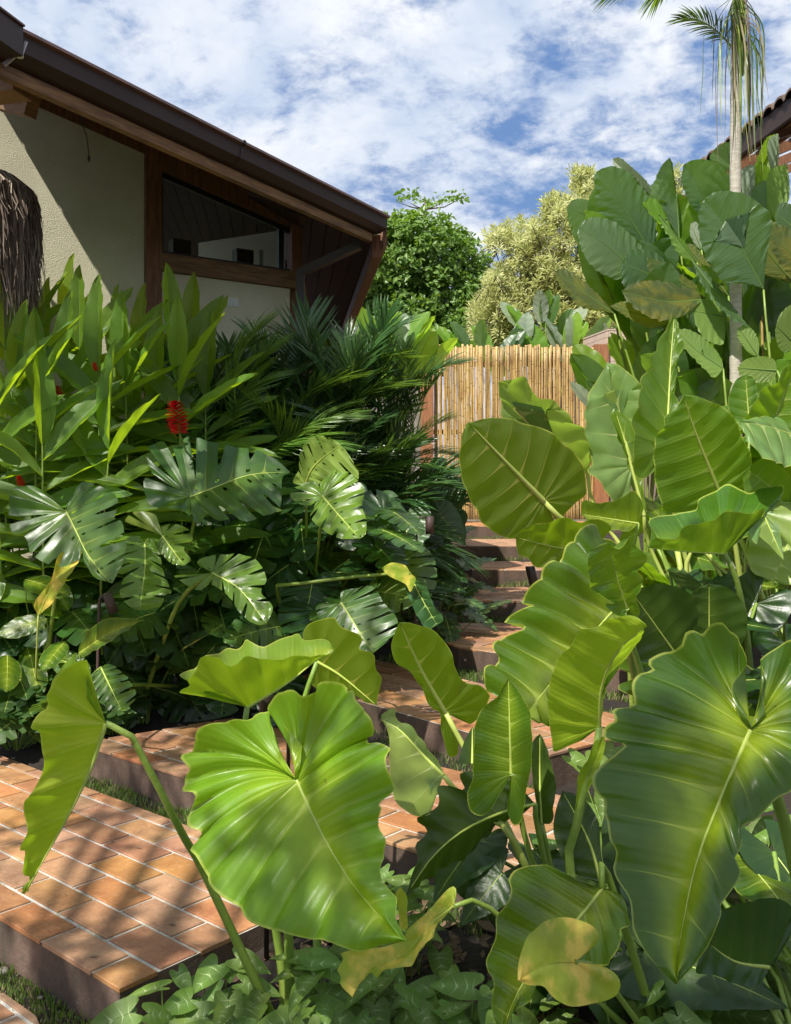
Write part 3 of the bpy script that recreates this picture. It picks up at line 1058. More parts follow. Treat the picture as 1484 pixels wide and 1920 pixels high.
    # louvred units on the sill
    for tt in (0.17, 0.77):
        lb = MB()
        fr = Matrix.Translation(WP(tt, sill_t + .035, -.12)) @ Matrix(((wd.x, -wn.x, 0, 0), (wd.y, -wn.y, 0, 0), (0, 0, 1, 0), (0, 0, 0, 1)))
        lb.box((0, 0, 0), (.165, .12, .016), M['metal_dark'], fr)
        lb.box((0, 0, .134), (.165, .12, .15), M['metal_dark'], fr)
        lb.box((0, 0, .017), (.018, .12, .133), M['metal_dark'], fr)
        lb.box((.147, 0, .017), (.165, .12, .133), M['metal_dark'], fr)
        lb.box((.019, .03, .017), (.146, .118, .133), M['black'], fr)
        b = lb.build('louvred_box'); tag(b, 'small louvred box on the window ledge, ' + ('nearer the timber post' if tt < .5 else 'beside the white tube'), 'vent', 'louvred boxes behind the window')
        for k in range(6):
            sl = MB(); sl.box((.02, .006, .026 + k * .018), (.145, .026, .033 + k * .018), M['metal_lamp'], fr)
            s_ = sl.build('slat'); s_.parent = b
    tb_ = MB(); p = WP(1.0, sill_t + .03, -.1); tb_.tube([p, p + Vector((0, 0, .16))], .019, M['white'], 10)
    o = tb_.build('white_tube'); tag(o, 'short white tube standing on the ledge inside the window', 'tube')
    # light switch plate on the wall
    fr = Matrix.Translation(WP(0.62, ez + 1.70, -.012)) @ Matrix(((wd.x, wn.x, 0, 0), (wd.y, wn.y, 0, 0), (0, 0, 1, 0), (0, 0, 0, 1)))
    pl = MB(); pl.box((0, 0, 0), (.115, .012, .075), M['white'], fr)
    o = pl.build('socket_plate', h)
    for k in range(2):
        kb = MB(); kb.box((.03 + k * .028, .0125, .02), (.055 + k * .028, .018, .055), M['white'], fr)
        c = kb.build('switch_key'); c.parent = o; c.matrix_parent_inverse = Matrix.Identity(4)

    # --- roof: soffit, rafters, gutter
    g0 = gc - gd * 3.90            # left end of the gutter
    g1 = gc
    ztop, zbot = ez + 2.45, ez + 2.15
    rn = gn

    def GP(t, off, z):             # t metres back from the corner along the gutter
        p = gc - gd * t + gn * off
        return Vector((p.x, p.y, z))
    # roof slab (soffit boards beneath, separate boards)
    e2 = Vector((-0.12, 0.993, 0)).normalized()
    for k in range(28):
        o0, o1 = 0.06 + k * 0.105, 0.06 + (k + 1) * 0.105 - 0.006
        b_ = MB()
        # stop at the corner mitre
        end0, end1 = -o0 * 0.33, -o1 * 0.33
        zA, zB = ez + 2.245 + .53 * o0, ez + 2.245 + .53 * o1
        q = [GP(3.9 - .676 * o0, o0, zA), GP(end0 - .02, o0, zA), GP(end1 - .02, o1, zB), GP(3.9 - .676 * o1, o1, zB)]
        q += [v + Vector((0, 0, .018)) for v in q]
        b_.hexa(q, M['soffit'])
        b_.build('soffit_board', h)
    # far facet beyond the corner, same board work
    n2 = Vector((-0.993, -0.12, 0))
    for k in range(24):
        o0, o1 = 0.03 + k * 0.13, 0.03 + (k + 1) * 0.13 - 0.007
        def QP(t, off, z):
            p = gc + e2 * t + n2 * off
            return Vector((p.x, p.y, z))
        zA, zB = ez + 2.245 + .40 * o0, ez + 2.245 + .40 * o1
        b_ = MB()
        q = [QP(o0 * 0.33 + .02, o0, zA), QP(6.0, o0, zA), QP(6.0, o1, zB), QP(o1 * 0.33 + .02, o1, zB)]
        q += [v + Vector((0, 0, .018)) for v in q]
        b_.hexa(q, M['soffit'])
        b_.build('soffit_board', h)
    sl = MB()
    q = [GP(3.88, 0.03, ez + 2.275), GP(-.02, 0.03, ez + 2.275), GP(-1.0, 3.0, ez + 2.275 + .53 * 3.0), GP(1.87, 3.0, ez + 2.275 + .53 * 3)]
    q += [v + Vector((0, 0, .16)) for v in q]
    sl.hexa(q, M['roofback'])
    q = [QP(.02, .03, ez + 2.275), QP(6, .03, ez + 2.275), QP(6, 3.0, ez + 2.275 + 1.2), QP(1.0, 3.0, ez + 2.275 + 1.2)]
    q += [v + Vector((0, 0, .15)) for v in q]
    sl.hexa(q, M['roofback'])
    sl.build('roof', h)
    # gutter: box channel with an upper lip and a sloped belly
    gt = MB()
    prof = [(-.045, 2.44), (-.12, 2.45), (-.125, 2.43), (-.10, 2.42), (-.095, 2.335), (-.04, 2.295), (.03, 2.285), (.03, 2.42)]
    for (ta, tb_, side) in ((3.90, 0.0, 0),):
        b0 = len(gt.v)
        for t in (ta, tb_):
            for (o_, z_) in prof:
                mit = (o_ * -0.33) if t == 0.0 else 0
                p = gc - gd * (t) + gn * o_ + gd * (-mit if False else 0)
                if t == 0.0: p = p + gd * (-o_ * 0.33)
                gt.v.append(Vector((p.x, p.y, ez + z_)))
        n = len(prof)
        for k in range(n):
            k2 = (k + 1) % n
            gt.face([b0 + k, b0 + n + k, b0 + n + k2, b0 + k2], M['gutter_lip'] if k in (0, 1, 2) else M['gutter'])
        gt.face([b0 + k for k in range(n)], M['gutter'])
    gt.build('gutter', h)
    # short joint strap where two gutter lengths meet
    st = MB()
    for t in (1.95,):
        q = []
        for tt in (t, t - .03):
            for (o_, z_) in ((-.1275, 2.453), (-.1275, 2.428), (-.104, 2.417), (-.099, 2.333), (-.04, 2.288)):
                q.append(GP(tt, o_, ez + z_))
        b0 = len(st.v); st.v.extend(q)
        for k in range(4):
            st.face([b0 + k, b0 + 5 + k, b0 + 6 + k, b0 + 1 + k], M['gutter'])
    st.build('gutter_joint', h)
    # fascia running away from the corner
    fs = MB()
    q = [QP(-.0, -.10, ez + 2.19), QP(6, -.10, ez + 2.19), QP(6, -.07, ez + 2.19), QP(0.04, -.07, ez + 2.19)]
    q2 = [Vector((v.x, v.y, ez + 2.44)) for v in q]
    fs.hexa(q + q2, M['fascia'])
    fs.build('side_fascia', h)
    fb = MB()
    q = [QP(.1, -.065, ez + 2.12), QP(6, -.065, ez + 2.12), QP(6, 0.02, ez + 2.12), QP(.14, 0.02, ez + 2.12)]
    fb.hexa(q + [v + Vector((0, 0, .2)) for v in q], M['wood'])
    fb.build('side_beam', h)
    # timber eave beam below the gutter
    eb = MB()
    q = [GP(3.95, .0, ez + 2.215), GP(.06, .0, ez + 2.215), GP(.02, .055, ez + 2.215), GP(3.95, .055, ez + 2.215)]
    eb.hexa(q + [v + Vector((0, 0, .068)) for v in q], M['woodh'])
    eb.build('eave_beam', h)
    # dangling wire with a bulb holder
    wr = MB()
    p = P(152, 208, 7.0)
    ptl = [p + Vector((0, 0, 0)), p + Vector((.012, 0, -.1)), p + Vector((.045, 0, -.2)), P(167, 292, 7.0)]
    wr.tube([Vector(v) for v in catmull(ptl, 12)], .004, M['metal_dark'], 5)
    wr.tube([P(167, 292, 7.0), P(167, 298, 7.0), P(167, 303, 7.0)], [.006, .013, .006], M['metal_dark'], 8)
    o = wr.build('hanging_wire'); tag(o, 'thin dark wire with a small bulb holder hanging from the eaves', 'wire')
    # next gutter length, turning towards the viewer
    lg = MB()
    d2 = Vector((-.263, -.965, 0)); n3 = Vector((.965, -.263, 0))
    a = P(44, 88, 4.86); a.z = 0
    a1 = a + d2 * 2.6
    for (o0, o1, z0, z1, mm) in ((0.0, -.14, 2.29, 2.44, 'gutter'), (.012, -.02, 2.441, 2.452, 'gutter_lip')):
        q = [a + n3 * o1, a + n3 * o0, a1 + n3 * o0, a1 + n3 * o1]
        lg.hexa([Vector((v.x, v.y, ez + z0)) for v in q] + [Vector((v.x, v.y, ez + z1)) for v in q], M[mm])
    lg.build('gutter', h)
    be = MB()
    p0 = P(43, 150, 5.15)
    be.bar(p0, p0 + Vector((-1.4, 0.4, 0.02)), .16, .17, M['woodh'])
    be.build('eave_beam', h)
    be = MB()
    p0 = P(64, 190, 5.9)
    be.bar(p0 + Vector((0.0, 0, 0)), p0 + Vector((-1.6, .7, .6)), .1, .2, M['woodh'])
    be.build('rafter', h)
    sn = MB()
    a = P(38, 92, 4.9)
    sn.tube([a + Vector((0, 0, -.045)), a + Vector((0, 0, .0)), a + Vector((0, 0, .012)), a + Vector((0, 0, .05))], [.018, .018, .015, .013], M['white'], 10)
    o = sn.build('light_sensor'); tag(o, 'small white sensor clamped to the gutter end at upper left', 'sensor')
    br = MB()
    br.bar(P(8, 122, 4.9), P(36, 97, 4.9), .014, .02, M['white_metal'])
    br.bar(P(40, 105, 4.88), P(50, 78, 4.88), .012, .012, M['white_metal'])
    b_ = br.build('bracket'); b_.parent = o
    # downpipe: vertical then sloping up to the gutter corner
    dp = MB()
    pa, pb, pc, pd_ = P(564, 660, 8.45), P(564, 512, 8.45), P(668, 462, 8.2), P(668, 430, 8.2)
    dp.bar(pa - Vector((0, 0, 1.2)), pb, .07, .07, M['downpipe'], up=Vector((0, 1, 0)))
    dp.bar(pb + Vector((-.01, .002, .0)), pc + Vector((.03, 0, 0.01)), .068, .068, M['downpipe'])
    dp.bar(pc, pd_ + Vector((0, 0, .12)), .066, .066, M['downpipe'], up=Vector((0, 1, 0)))
    dp.build('downpipe', h)
    # far side wall under the roof
    mb = MB()
    a = WP(tr + .03, 1.0, -.02); b = a + Vector((-.3, 5.5, 0))
    mb.hexa([a, a + Vector((-.15, 0, 0)), b + Vector((-.15, 0, 0)), b, *[v + Vector((0, 0, 2.95)) for v in (a, a + Vector((-.15, 0, 0)), b + Vector((-.15, 0, 0)), b)]], M['wood'])
    mb.build('side_wall', h)


left_house()


# ------------------------------------------------------------------ right house
def right_house():
    h = empty('tiled_roof_house', (5.2, 12, 1.2), 'second house at upper right with clay tile roof and tan wall', 'house')
    H = EYE + 4.0
    a = Vector((3.98 + .0, 9.4, H)); b = Vector((3.73, 11.35, H))
    d = (b - a).normalized()
    a2 = a - d * 3.0
    Ltot = (b - a2).length
    out = Vector((d.y, -d.x, 0))
    if out.x < 0: out = -out            # points inward (to +x)
    slope = 0.42
    mb = MB()
    q = [a2, b, b + out * 4, a2 + out * 4]
    pts = [Vector((v.x, v.y, H - .06 + (v - a2).dot(out) * slope)) for v in q]
    mb.hexa(pts + [v + Vector((0, 0, .05)) for v in pts], M['soffit'])
    mb.build('roof', h)
    # fascia, gutter board
    mb = MB(); mb.bar(a2 + Vector((0, 0, -.10)) - out * .0, b + Vector((0, 0, -.10)), .04, .2, M['gutter']); mb.build('fascia', h)
    # purlins under the soffit
    for k in range(6):
        o_ = out * (.25 + k * .22) + Vector((0, 0, (.25 + k * .22) * slope - .10))
        mb = MB(); mb.bar(a2 + o_, b + o_, .035, .03, M['fascia']); mb.build('batten', h)
    for k in range(7):
        c = a2 + d * (.5 + k * 1.15)
        mb = MB(); mb.bar(c + out * .05 + Vector((0, 0, -.12)), c + out * 3 + Vector((0, 0, -.12 + 3 * slope)), .07, .12, M['wood']); mb.build('rafter', h)
    # clay tiles
    tm = MB()
    N = 6
    for row in range(2):
        pass
    bas = 0
    prof = [(-.11, .0), (-.08, .05), (-.03, .075), (.03, .075), (.08, .05), (.11, .0)]
    for k, (s_, y_) in enumerate(((0, 0), (.42, .42 * slope))):
        for (x_, z_) in prof:
            tm.v.append(Vector((s_, x_ * (1 - .1 * k), z_ * (1 - .15 * k) + y_)))
    for (x_, z_) in prof:
        tm.v.append(Vector((0, x_ * .88, z_ * .84 - .012)))
    for k in range(5):
        tm.face([k, k + 1, 6 + k + 1, 6 + k], M['claytile'], smooth=True)
        tm.face([k + 1, k, 12 + k, 12 + k + 1], M['claytile'])
    me = tm.mesh('roof_tile')
    ang = math.atan2(out.y, out.x)
    n = int(Ltot / .215)
    for r in range(3):
        for i in range(n):
            p = a2 + d * (.1 + i * .215) + out * (-.07 + r * .36) + Vector((0, 0, .015 + (r * .36 - .07) * slope + r * .012))
            o = link('roof_tile', me, h, loc=p - h.location)
            o.rotation_euler = (rnd.uniform(-.03, .03), rnd.uniform(-.03, .03), ang + rnd.uniform(-.04, .04))
    # wall
    mb = MB()
    wl = [a2 + out * 1.5, b + out * 1.5 - d * .4]
    q = [wl[0], wl[1], wl[1] + out * .2, wl[0] + out * .2]
    mb.hexa([Vector((v.x, v.y, .8)) for v in q] + [Vector((v.x, v.y, H + .3)) for v in q], M['plaster2'])
    mb.build('wall', h)


right_house()


# ------------------------------------------------------------------ hero leaves: frames of the measurements
Z1 = (320, 1140, 2.742)
Z2 = (684, 1100, 2.968)
Z3 = (984, 1120, 2.4)
Z4 = (844, 680, 2.319)
Z5 = (984, 240, 2.968)
Z6 = (600, 1560, 2.473)
ZL = (0, 1200, 2.667)
ZP = (0, 0, 1.0)


def Q(s):
    return [tuple(float(a) for a in p.split(',')) for p in s.split()]


def base_of(e):
    return Vector(e.location)


GRP = 'giant leaf philodendrons and elephant ears along the steps'
# plant A ------------------------------------------------
pa = empty('giant_leaf_plant', (-0.36, 3.0, gz(-.36, 3.0)), 'giant heart leaf plant spilling over the steps at bottom centre left', 'plant', GRP)
bA = base_of(pa)
hero(pa, Z1, (650, 885), (1205, 1710), Q('720,1040 840,1270 1000,1500'),
     Q('1100,1730 985,1762 900,1750 780,1710 640,1690 560,1665 440,1630 400,1590 370,1545 290,1500 215,1425 165,1300 108,1245 125,1185 165,1150 100,1130 95,1060 135,1010 150,970 75,950 75,880 110,840 95,815 60,770 100,745 140,700 160,650 230,600 320,575 410,580 450,540 510,535 530,600 550,680 550,770 590,840'),
     Q('1165,1600 1160,1500 1120,1430 1090,1340 1100,1260 1130,1200 1100,1150 1070,1100 1100,1040 1090,1010 1135,960 1145,900 1135,780 1140,730 1090,700 1030,700 1010,660 1060,630 1065,580 1000,520 970,480 955,430 910,430 890,390 830,390 780,400 740,430 690,460 640,425 570,430 550,490 525,540 560,580 610,620 650,680 680,740 690,800 660,870'),
     (2.62, 2.20, 2.38, 2.36), M['philo_lime'], (1, 1), [P(556, 1500, 2.72), P(540, 1620, 2.85), bA + Vector((.02, 0, .1)), bA], sr=.013, hubL=(495, 735), hubR=(745, 715),
     nv=13, K=9, J=14, corr=.062, wave=.016, cup=-.10, ribr=.006)
hero(pa, ZL, (530, 415), (120, 1270), Q('455,640 340,880 205,1120'),
     Q('118,1240 150,1222 155,1195 120,1180 120,1110 130,1060 100,1050 140,960 130,875 130,800 180,740 225,660 215,560 205,470 165,450 155,430 200,380 250,350 245,280 290,210 330,160 390,100 428,95 440,120 435,200 440,300'),
     Q('150,1240 200,1150 262,1005 340,850 425,690 485,560 530,440'),
     (2.62, 2.62, 2.48, 2.75), M['philo_lime'], (-1, -1), [P(214, 1352, 2.64), P(240, 1369, 2.66), P(262, 1410, 2.68), P(300, 1480, 2.72), P(340, 1560, 2.80), P(385, 1640, 2.9), bA],
     sr=.012, nv=9, K=8, J=10, corr=.03, wave=.012, ribr=.007)
hero(pa, ZL, (500, 430), (262, 255), Q('400,330'),
     Q('258,225 270,190 300,150 320,118 345,100 372,68 388,62 392,85 380,110 430,180'), Q('280,250 330,200 380,170 440,250'),
     (2.64, 2.72, 2.68, 2.68), M['philo_lime'], (1, 1), None, nv=4, K=6, J=6, corr=.02, wave=.02, ribr=0)
hero(pa, Z1, (395, 510), (840, 215), Q('600,385 740,275'),
     Q('825,242 700,252 560,265 450,258 390,262 350,295 290,300 250,258 200,252 160,280 140,325 90,372 100,400 50,415 60,440 180,430 250,430 330,470'),
     Q('812,170 750,160 690,170 665,138 620,140 560,160 480,205 430,190 395,172 350,215 290,205 240,235 180,260 140,305 90,320 45,345 100,380 200,420'),
     (3.05, 3.05, 2.88, 3.3), M['philo_lime'], (-1, 1), [P(463, 1345, 3.06), P(462, 1420, 3.08), bA + Vector((-.02, .1, .2)), bA],
     sr=.012, nv=10, K=7, J=9, corr=.03, wave=.02, ribr=.006)
hero(pa, Z1, (755, 275), (1060, 500), Q('880,350'),
     Q('1000,490 930,440 850,430 760,420 720,390 740,330'),
     Q('1070,440 1080,370 1050,330 1050,260 1030,232 970,215 978,165 930,120 870,90 840,50 770,65 715,80 678,130 685,180 720,230'),
     (3.4, 3.35, 3.45, 3.25), M['ear_olive'], (-1, -1), [P(578, 1290, 3.42), P(560, 1400, 3.35), bA + Vector((.1, .12, .2)), bA],
     sr=.012, nv=8, K=7, J=9, corr=.03, wave=.02, cup=.05)

# plant B ------------------------------------------------
pb = empty('giant_leaf_plant', (0.60, 3.12, gz(.6, 3.12)), 'arrow leaf elephant ear with upright stalks in front of the brick steps', 'plant', GRP)
bB = base_of(pb)
hero(pb, Z2, (450, 700), (195, 200), Q('320,470'),
     Q('165,265 148,340 170,420 240,470 310,560 345,640 380,690 420,712 425,800 440,850 465,945 510,950 525,900 500,800'),
     Q('260,205 370,240 430,290 480,360 510,460 560,540 640,550 700,610 680,680 600,770 550,740 470,710'),
     (3.3, 3.1, 3.22, 3.22), M['ear_olive'], (-1, -1), [P(870, 1400, 3.3), P(900, 1450, 3.27), P(960, 1570, 3.2), bB], sr=.012, sm=M['stalk_pale'],
     nv=9, K=7, J=9, corr=.022, wave=.008, cup=.04, ribr=.009, rib=M['stalk_pale'])
hero(pb, Z2, (815, 1040), (800, 510), [],
     Q('760,560 740,610 690,640 640,700 610,780 600,900 600,1000 600,1060 575,1130 568,1190 590,1250 640,1272 700,1240 740,1170 790,1080'),
     Q('850,570 890,630 925,690 932,800 936,900 935,1000 915,1060 900,1150 895,1230 870,1310 840,1325 810,1290 795,1220 808,1130'),
     (2.95, 2.95, 2.9, 2.9), M['philo'], (1, 1), [P(975, 1490, 3.02), P(985, 1570, 3.05), bB], sr=.010,
     nv=10, K=6, J=9, corr=.018, wave=.008, cup=.06, ribr=.006)
hero(pb, Z2, (440, 1050), (90, 740), Q('320,930 200,800'),
     Q('130,800 142,880 140,1000 165,1180 230,1250 320,1272 375,1240 350,1080 345,980 390,1045'),
     Q('100,710 160,690 190,750 260,790 320,850 360,930 410,980'),
     (3.1, 3.2, 3.0, 3.35), M['ear_pale'], (-1, 1), [P(832, 1458, 3.1), P(905, 1530, 3.1), P(965, 1578, 3.08), bB], sr=.012, sm=M['stalk_pale'],
     nv=8, K=6, J=8, corr=.02, wave=.012, ribr=.007)
hero(pb, Z2, (950, 1210), (235, 1710), Q('780,1250 560,1350 380,1500'),
     Q('290,1540 300,1500 290,1440 335,1395 355,1350 300,1310 300,1280 410,1220 415,1120 480,1110 560,1130 530,1045 600,1030 700,1060 850,1100'),
     Q('330,1670 400,1610 520,1530 610,1490 650,1410 750,1340 830,1290'),
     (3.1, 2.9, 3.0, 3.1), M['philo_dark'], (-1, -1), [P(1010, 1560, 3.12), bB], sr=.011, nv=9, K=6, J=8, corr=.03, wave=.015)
hero(pb, Z2, (985, 1320), (975, 820), Q('975,1100'),
     Q('940,860 930,1000 950,1150 955,1300'), Q('1000,860 1030,960 1060,1080 1055,1200 1040,1310'),
     (3.15, 3.25, 3.15, 3.15), M['philo_dark'], (-1, -1), [bB], sr=.012, nv=8, K=4, J=7, corr=.01, wave=.004)
hero(pb, Z2, (600, 985), (600, 780), [], Q('560,850 530,940 530,985'), Q('640,850 640,950'), (3.25, 3.3, 3.25, 3.25), M['philo_dark'], (-1, -1), None, nv=5, K=4, J=5)

# plant C ------------------------------------------------
pc_ = empty('giant_leaf_plant', (0.80, 2.75, gz(.8, 2.75)), 'giant leaf plant with a fading yellow leaf near the bottom edge', 'plant', GRP)
bC = base_of(pc_)
hero(pc_, ZP, (1124, 1363), (1212, 1172), Q('1128,1290 1155,1225'),
     Q('1195,1160 1170,1157 1140,1165 1125,1180 1100,1180 1085,1185 1070,1215 1045,1245 1035,1270 1030,1300 1030,1350 1035,1385 1040,1412 1065,1405 1090,1385'),
     Q('1206,1190 1196,1210 1172,1236 1152,1250 1140,1270 1134,1300'),
     (2.9, 2.7, 2.75, 2.95), M['philo_lime'], (-1, -1), [P(1118, 1410, 2.92), P(1095, 1480, 2.92), P(1080, 1560, 2.92), P(1076, 1660, 2.9), bC], sr=.015, sm=M['stalk'],
     nv=9, K=7, J=10, corr=.03, wave=.012, cup=.05, ribr=.006)
hero(pc_, Z2, (1195, 1260), (1330, 830), Q('1215,1100 1290,950'), Q('1280,870 1240,960 1185,1080 1180,1170 1175,1250'), Q('1340,870 1320,960 1270,1080 1215,1200'),
     (2.92, 2.9, 2.9, 2.9), M['philo_lime'], (-1, -1), None, nv=6, K=4, J=6, corr=.01, wave=.01, ribr=0)
hero(pc_, Z3, (225, 1640), (-28, 1723), Q('100,1650'),
     Q('-28,1650 0,1550 40,1500 90,1460 160,1440 240,1450 310,1480 330,1520 310,1570 250,1610'),
     Q('20,1745 80,1750 120,1790 200,1840 300,1830 400,1800 435,1750 420,1700 350,1660 280,1650'),
     (2.25, 2.1, 2.2, 2.15), M['yellow'], (1, 1), [P(1110, 1810, 2.3), P(1155, 1860, 2.4), bC], sr=.008, label='fading heart leaf, golden yellow towards its tip',
     nv=8, K=6, J=9, corr=.012, wave=.008, cup=-.06, ribr=.003, rib=M['yellow'])
hero(pc_, Z6, (1310, 260), (850, 930), Q('1200,400 1000,620 900,780'),
     Q('800,850 790,760 800,680 770,600 805,520 810,420 850,340 880,280 870,220 920,170 990,155 1060,160 1130,200 1180,235 1250,262'),
     Q('900,830 990,760 1000,700 1100,640 1250,620 1340,610 1380,500 1380,450 1450,430 1430,380 1400,300'),
     (2.55, 2.25, 2.38, 2.42), M['philo'], (1, 1), [P(1140, 1640, 2.6), bC], sr=.012, nv=10, K=7, J=9, corr=.03, wave=.012, cup=-.04)
hero(pc_, Z6, (620, 345), (150, 765), Q('510,430 400,560 230,640'),
     Q('95,710 100,670 80,640 110,590 100,560 200,545 300,530 380,500 410,450 500,370 560,300 600,260 630,255 630,310'),
     Q('200,690 240,650 270,670 370,640 450,590 510,500 540,440 600,380'),
     (2.55, 2.4, 2.5, 2.42), M['yellow'], (1, 1), [P(880, 1694, 2.58), P(930, 1712, 2.62), bC], sr=.009, label='long drooping leaf turning yellow at its tip',
     nv=8, K=6, J=8, corr=.02, wave=.02, ribr=.003)
hero(pc_, Z6, (390, 450), (375, 255), [], Q('350,290 365,360 370,430'), Q('405,300 405,380 408,440'), (2.6, 2.6, 2.6, 2.6), M['yellow'], (1, 1), None, nv=5, K=4, J=5, ribr=0)
hero(pc_, Z3, (345, 1290), (170, 870), Q('290,1100'), Q('140,960 130,1050 160,1150 220,1240'), Q('260,900 330,1000 340,1100 350,1200'),
     (2.9, 3.0, 2.95, 2.95), M['philo_dark'], (-1, -1), [bC], sr=.01, nv=7, K=5, J=7, corr=.02)

# plant D ------------------------------------------------
pd = empty('giant_leaf_plant', (1.15, 2.35, gz(1.15, 2.35)), 'plant bearing the largest dark green leaf at the right edge', 'plant', GRP)
bD = base_of(pd)
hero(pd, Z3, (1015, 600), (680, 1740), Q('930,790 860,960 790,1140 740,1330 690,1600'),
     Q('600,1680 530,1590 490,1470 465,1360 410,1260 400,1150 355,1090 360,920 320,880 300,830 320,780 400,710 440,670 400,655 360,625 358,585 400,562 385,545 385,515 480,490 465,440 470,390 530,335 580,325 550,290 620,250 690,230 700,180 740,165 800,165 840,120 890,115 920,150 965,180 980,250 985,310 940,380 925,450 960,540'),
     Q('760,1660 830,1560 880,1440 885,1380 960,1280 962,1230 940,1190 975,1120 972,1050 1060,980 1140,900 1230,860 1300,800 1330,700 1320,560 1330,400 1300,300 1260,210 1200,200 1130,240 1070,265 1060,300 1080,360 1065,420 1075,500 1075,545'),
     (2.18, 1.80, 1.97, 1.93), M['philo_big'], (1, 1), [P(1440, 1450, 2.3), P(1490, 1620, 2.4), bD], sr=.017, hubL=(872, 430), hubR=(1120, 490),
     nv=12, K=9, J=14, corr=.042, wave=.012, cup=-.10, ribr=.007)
hero(pd, Z3, (1100, 1665), (830, 1560), Q('950,1640'), Q('880,1420 950,1380 1040,1360 1120,1350 1200,1400 1180,1540'), Q('760,1680 850,1700 950,1740 1050,1745'),
     (2.5, 2.4, 2.5, 2.4), M['philo_dark'], (1, 1), None, nv=7, K=5, J=7, corr=.03)

# plant E ------------------------------------------------
pe = empty('giant_leaf_plant', (1.35, 4.35, gz(1.35, 4.35)), 'giant plant with deeply pleated glossy leaves overhanging the middle steps', 'plant', GRP)
bE = base_of(pe)
hero(pe, ZP, (1160, 1135), (985, 1342), Q('1110,1190 1050,1260'),
     Q('940,1318 920,1302 906,1289 898,1268 903,1258 930,1247 933,1235 918,1225 920,1211 940,1198 967,1194 970,1184 953,1174 950,1160 987,1150 979,1130 982,1113 1012,1094 1010,1072 1049,1055 1051,1034 1077,1021 1077,1003 1100,1000 1130,1012 1150,1060'),
     Q('1010,1340 1035,1310 1060,1250 1090,1200 1130,1165'),
     (3.95, 3.45, 3.75, 3.8), M['philo'], (1, 1), [P(1180, 1200, 4.05), P(1200, 1300, 4.2), bE], sr=.018,
     nv=11, K=9, J=12, corr=.12, wave=.014, cup=-.06)
hero(pe, ZP, (1176, 1140), (1140, 1018), Q('1155,1075'),
     Q('1124,1021 1098,1047 1098,1068 1105,1100 1128,1118 1150,1132 1135,1135 1150,1150 1168,1155'),
     Q('1163,1025 1185,1001 1193,1001 1189,1021 1215,1034 1210,1055 1195,1068 1206,1077 1202,1098 1193,1115 1200,1150 1185,1168'),
     (3.75, 3.6, 3.6, 3.6), M['philo'], (1, 1), [P(1180, 1190, 3.9), bE], sr=.014, nv=7, K=7, J=9, corr=.05, wave=.03, cup=.10)
hero(pe, ZP, (1270, 1230), (1185, 1110), [], Q('1150,1140 1160,1200 1200,1240'), Q('1230,1095 1290,1110 1310,1150 1300,1200'),
     (4.3, 4.2, 4.2, 4.2), M['philo_dark'], (-1, -1), [bE], sr=.014, nv=8, K=5, J=7, corr=.02, wave=.01)
hero(pe, ZP, (1330, 1230), (1330, 1095), [], Q('1300,1110 1285,1160 1300,1210'), Q('1370,1105 1400,1150 1390,1210'),
     (4.4, 4.3, 4.3, 4.3), M['philo_dark'], (-1, -1), [bE], sr=.014, nv=8, K=5, J=7, corr=.02, wave=.01)
hero(pe, Z4, (620, 830), (285, 760), Q('450,800'), Q('330,720 400,702 500,677 560,690 650,690 700,720'), Q('300,830 340,850 370,885 400,892 470,872 560,880'),
     (4.6, 4.4, 4.4, 4.5), M['ear_olive'], (-1, -1), [P(1140, 1120, 4.7), bE], sr=.012, nv=8, K=6, J=8, corr=.02, wave=.02)
hero(pe, Z4, (820, 700), (570, 660), [], Q('580,600 640,610 720,600 800,560 840,620'), Q('620,700 700,720 780,730'),
     (4.9, 4.8, 4.8, 4.8), M['philo'], (-1, -1), [P(1190, 1100, 4.9), bE], nv=7, K=5, J=7, corr=.02, wave=.02)

# plant F (elephant ears) --------------------------------
pf = empty('elephant_ear_plant', (2.0, 5.6, gz(2.0, 5.6)), 'tall elephant ear whose big backlit leaf hangs before the bamboo fence', 'plant', GRP)
bF = base_of(pf)
hero(pf, Z4, (405, 600), (80, 262), Q('240,430'),
     Q('55,320 45,400 55,480 75,560 120,640 150,700 200,740 270,768 330,740 380,705 430,700 455,690'),
     Q('180,240 270,245 330,265 420,290 500,350 560,400 590,470 600,560 590,590 540,620 495,670 465,685'),
     (5.35, 5.0, 5.05, 5.3), M['ear_olive'], (-1, -1), [P(1052, 972, 5.4), P(1100, 1010, 5.5), P(1200, 1100, 5.6), bF], sr=.019, sm=M['stalk_pale'],
     nv=10, K=7, J=10, corr=.022, wave=.008, cup=.06, ribr=.017, rib=M['stalk_pale'])
hero(pf, Z4, (600, 480), (212, 85), Q('270,170 340,265 480,370'),
     Q('213,150 230,232 300,250 400,280 480,330 560,400'),
     Q('280,70 325,75 350,110 390,150 440,185 480,215 530,240 570,290 600,340 620,400 602,460'),
     (6.1, 5.9, 6.1, 5.7), M['ear_pale'], (-1, -1), [P(1115, 950, 6.1), P(1190, 1060, 6.0), bF], sr=.015, sm=M['stalk_pale'], nv=9, K=7, J=9, corr=.02, wave=.02, ribr=.012, rib=M['stalk_pale'])
hero(pf, Z4, (790, 450), (685, 0), Q('715,100 750,260'),
     Q('660,40 630,90 600,150 580,230 590,270 575,320 600,370 620,440 600,470 650,530 720,610 780,560'),
     Q('740,10 770,40 800,60 842,100 835,140 845,200 810,270 790,300 800,400'),
     (6.0, 6.15, 5.9, 5.9), M['ear_pale'], (1, 1), [P(1195, 930, 6.05), bF], sr=.016, nv=10, K=7, J=10, corr=.02, wave=.014, cup=-.05)
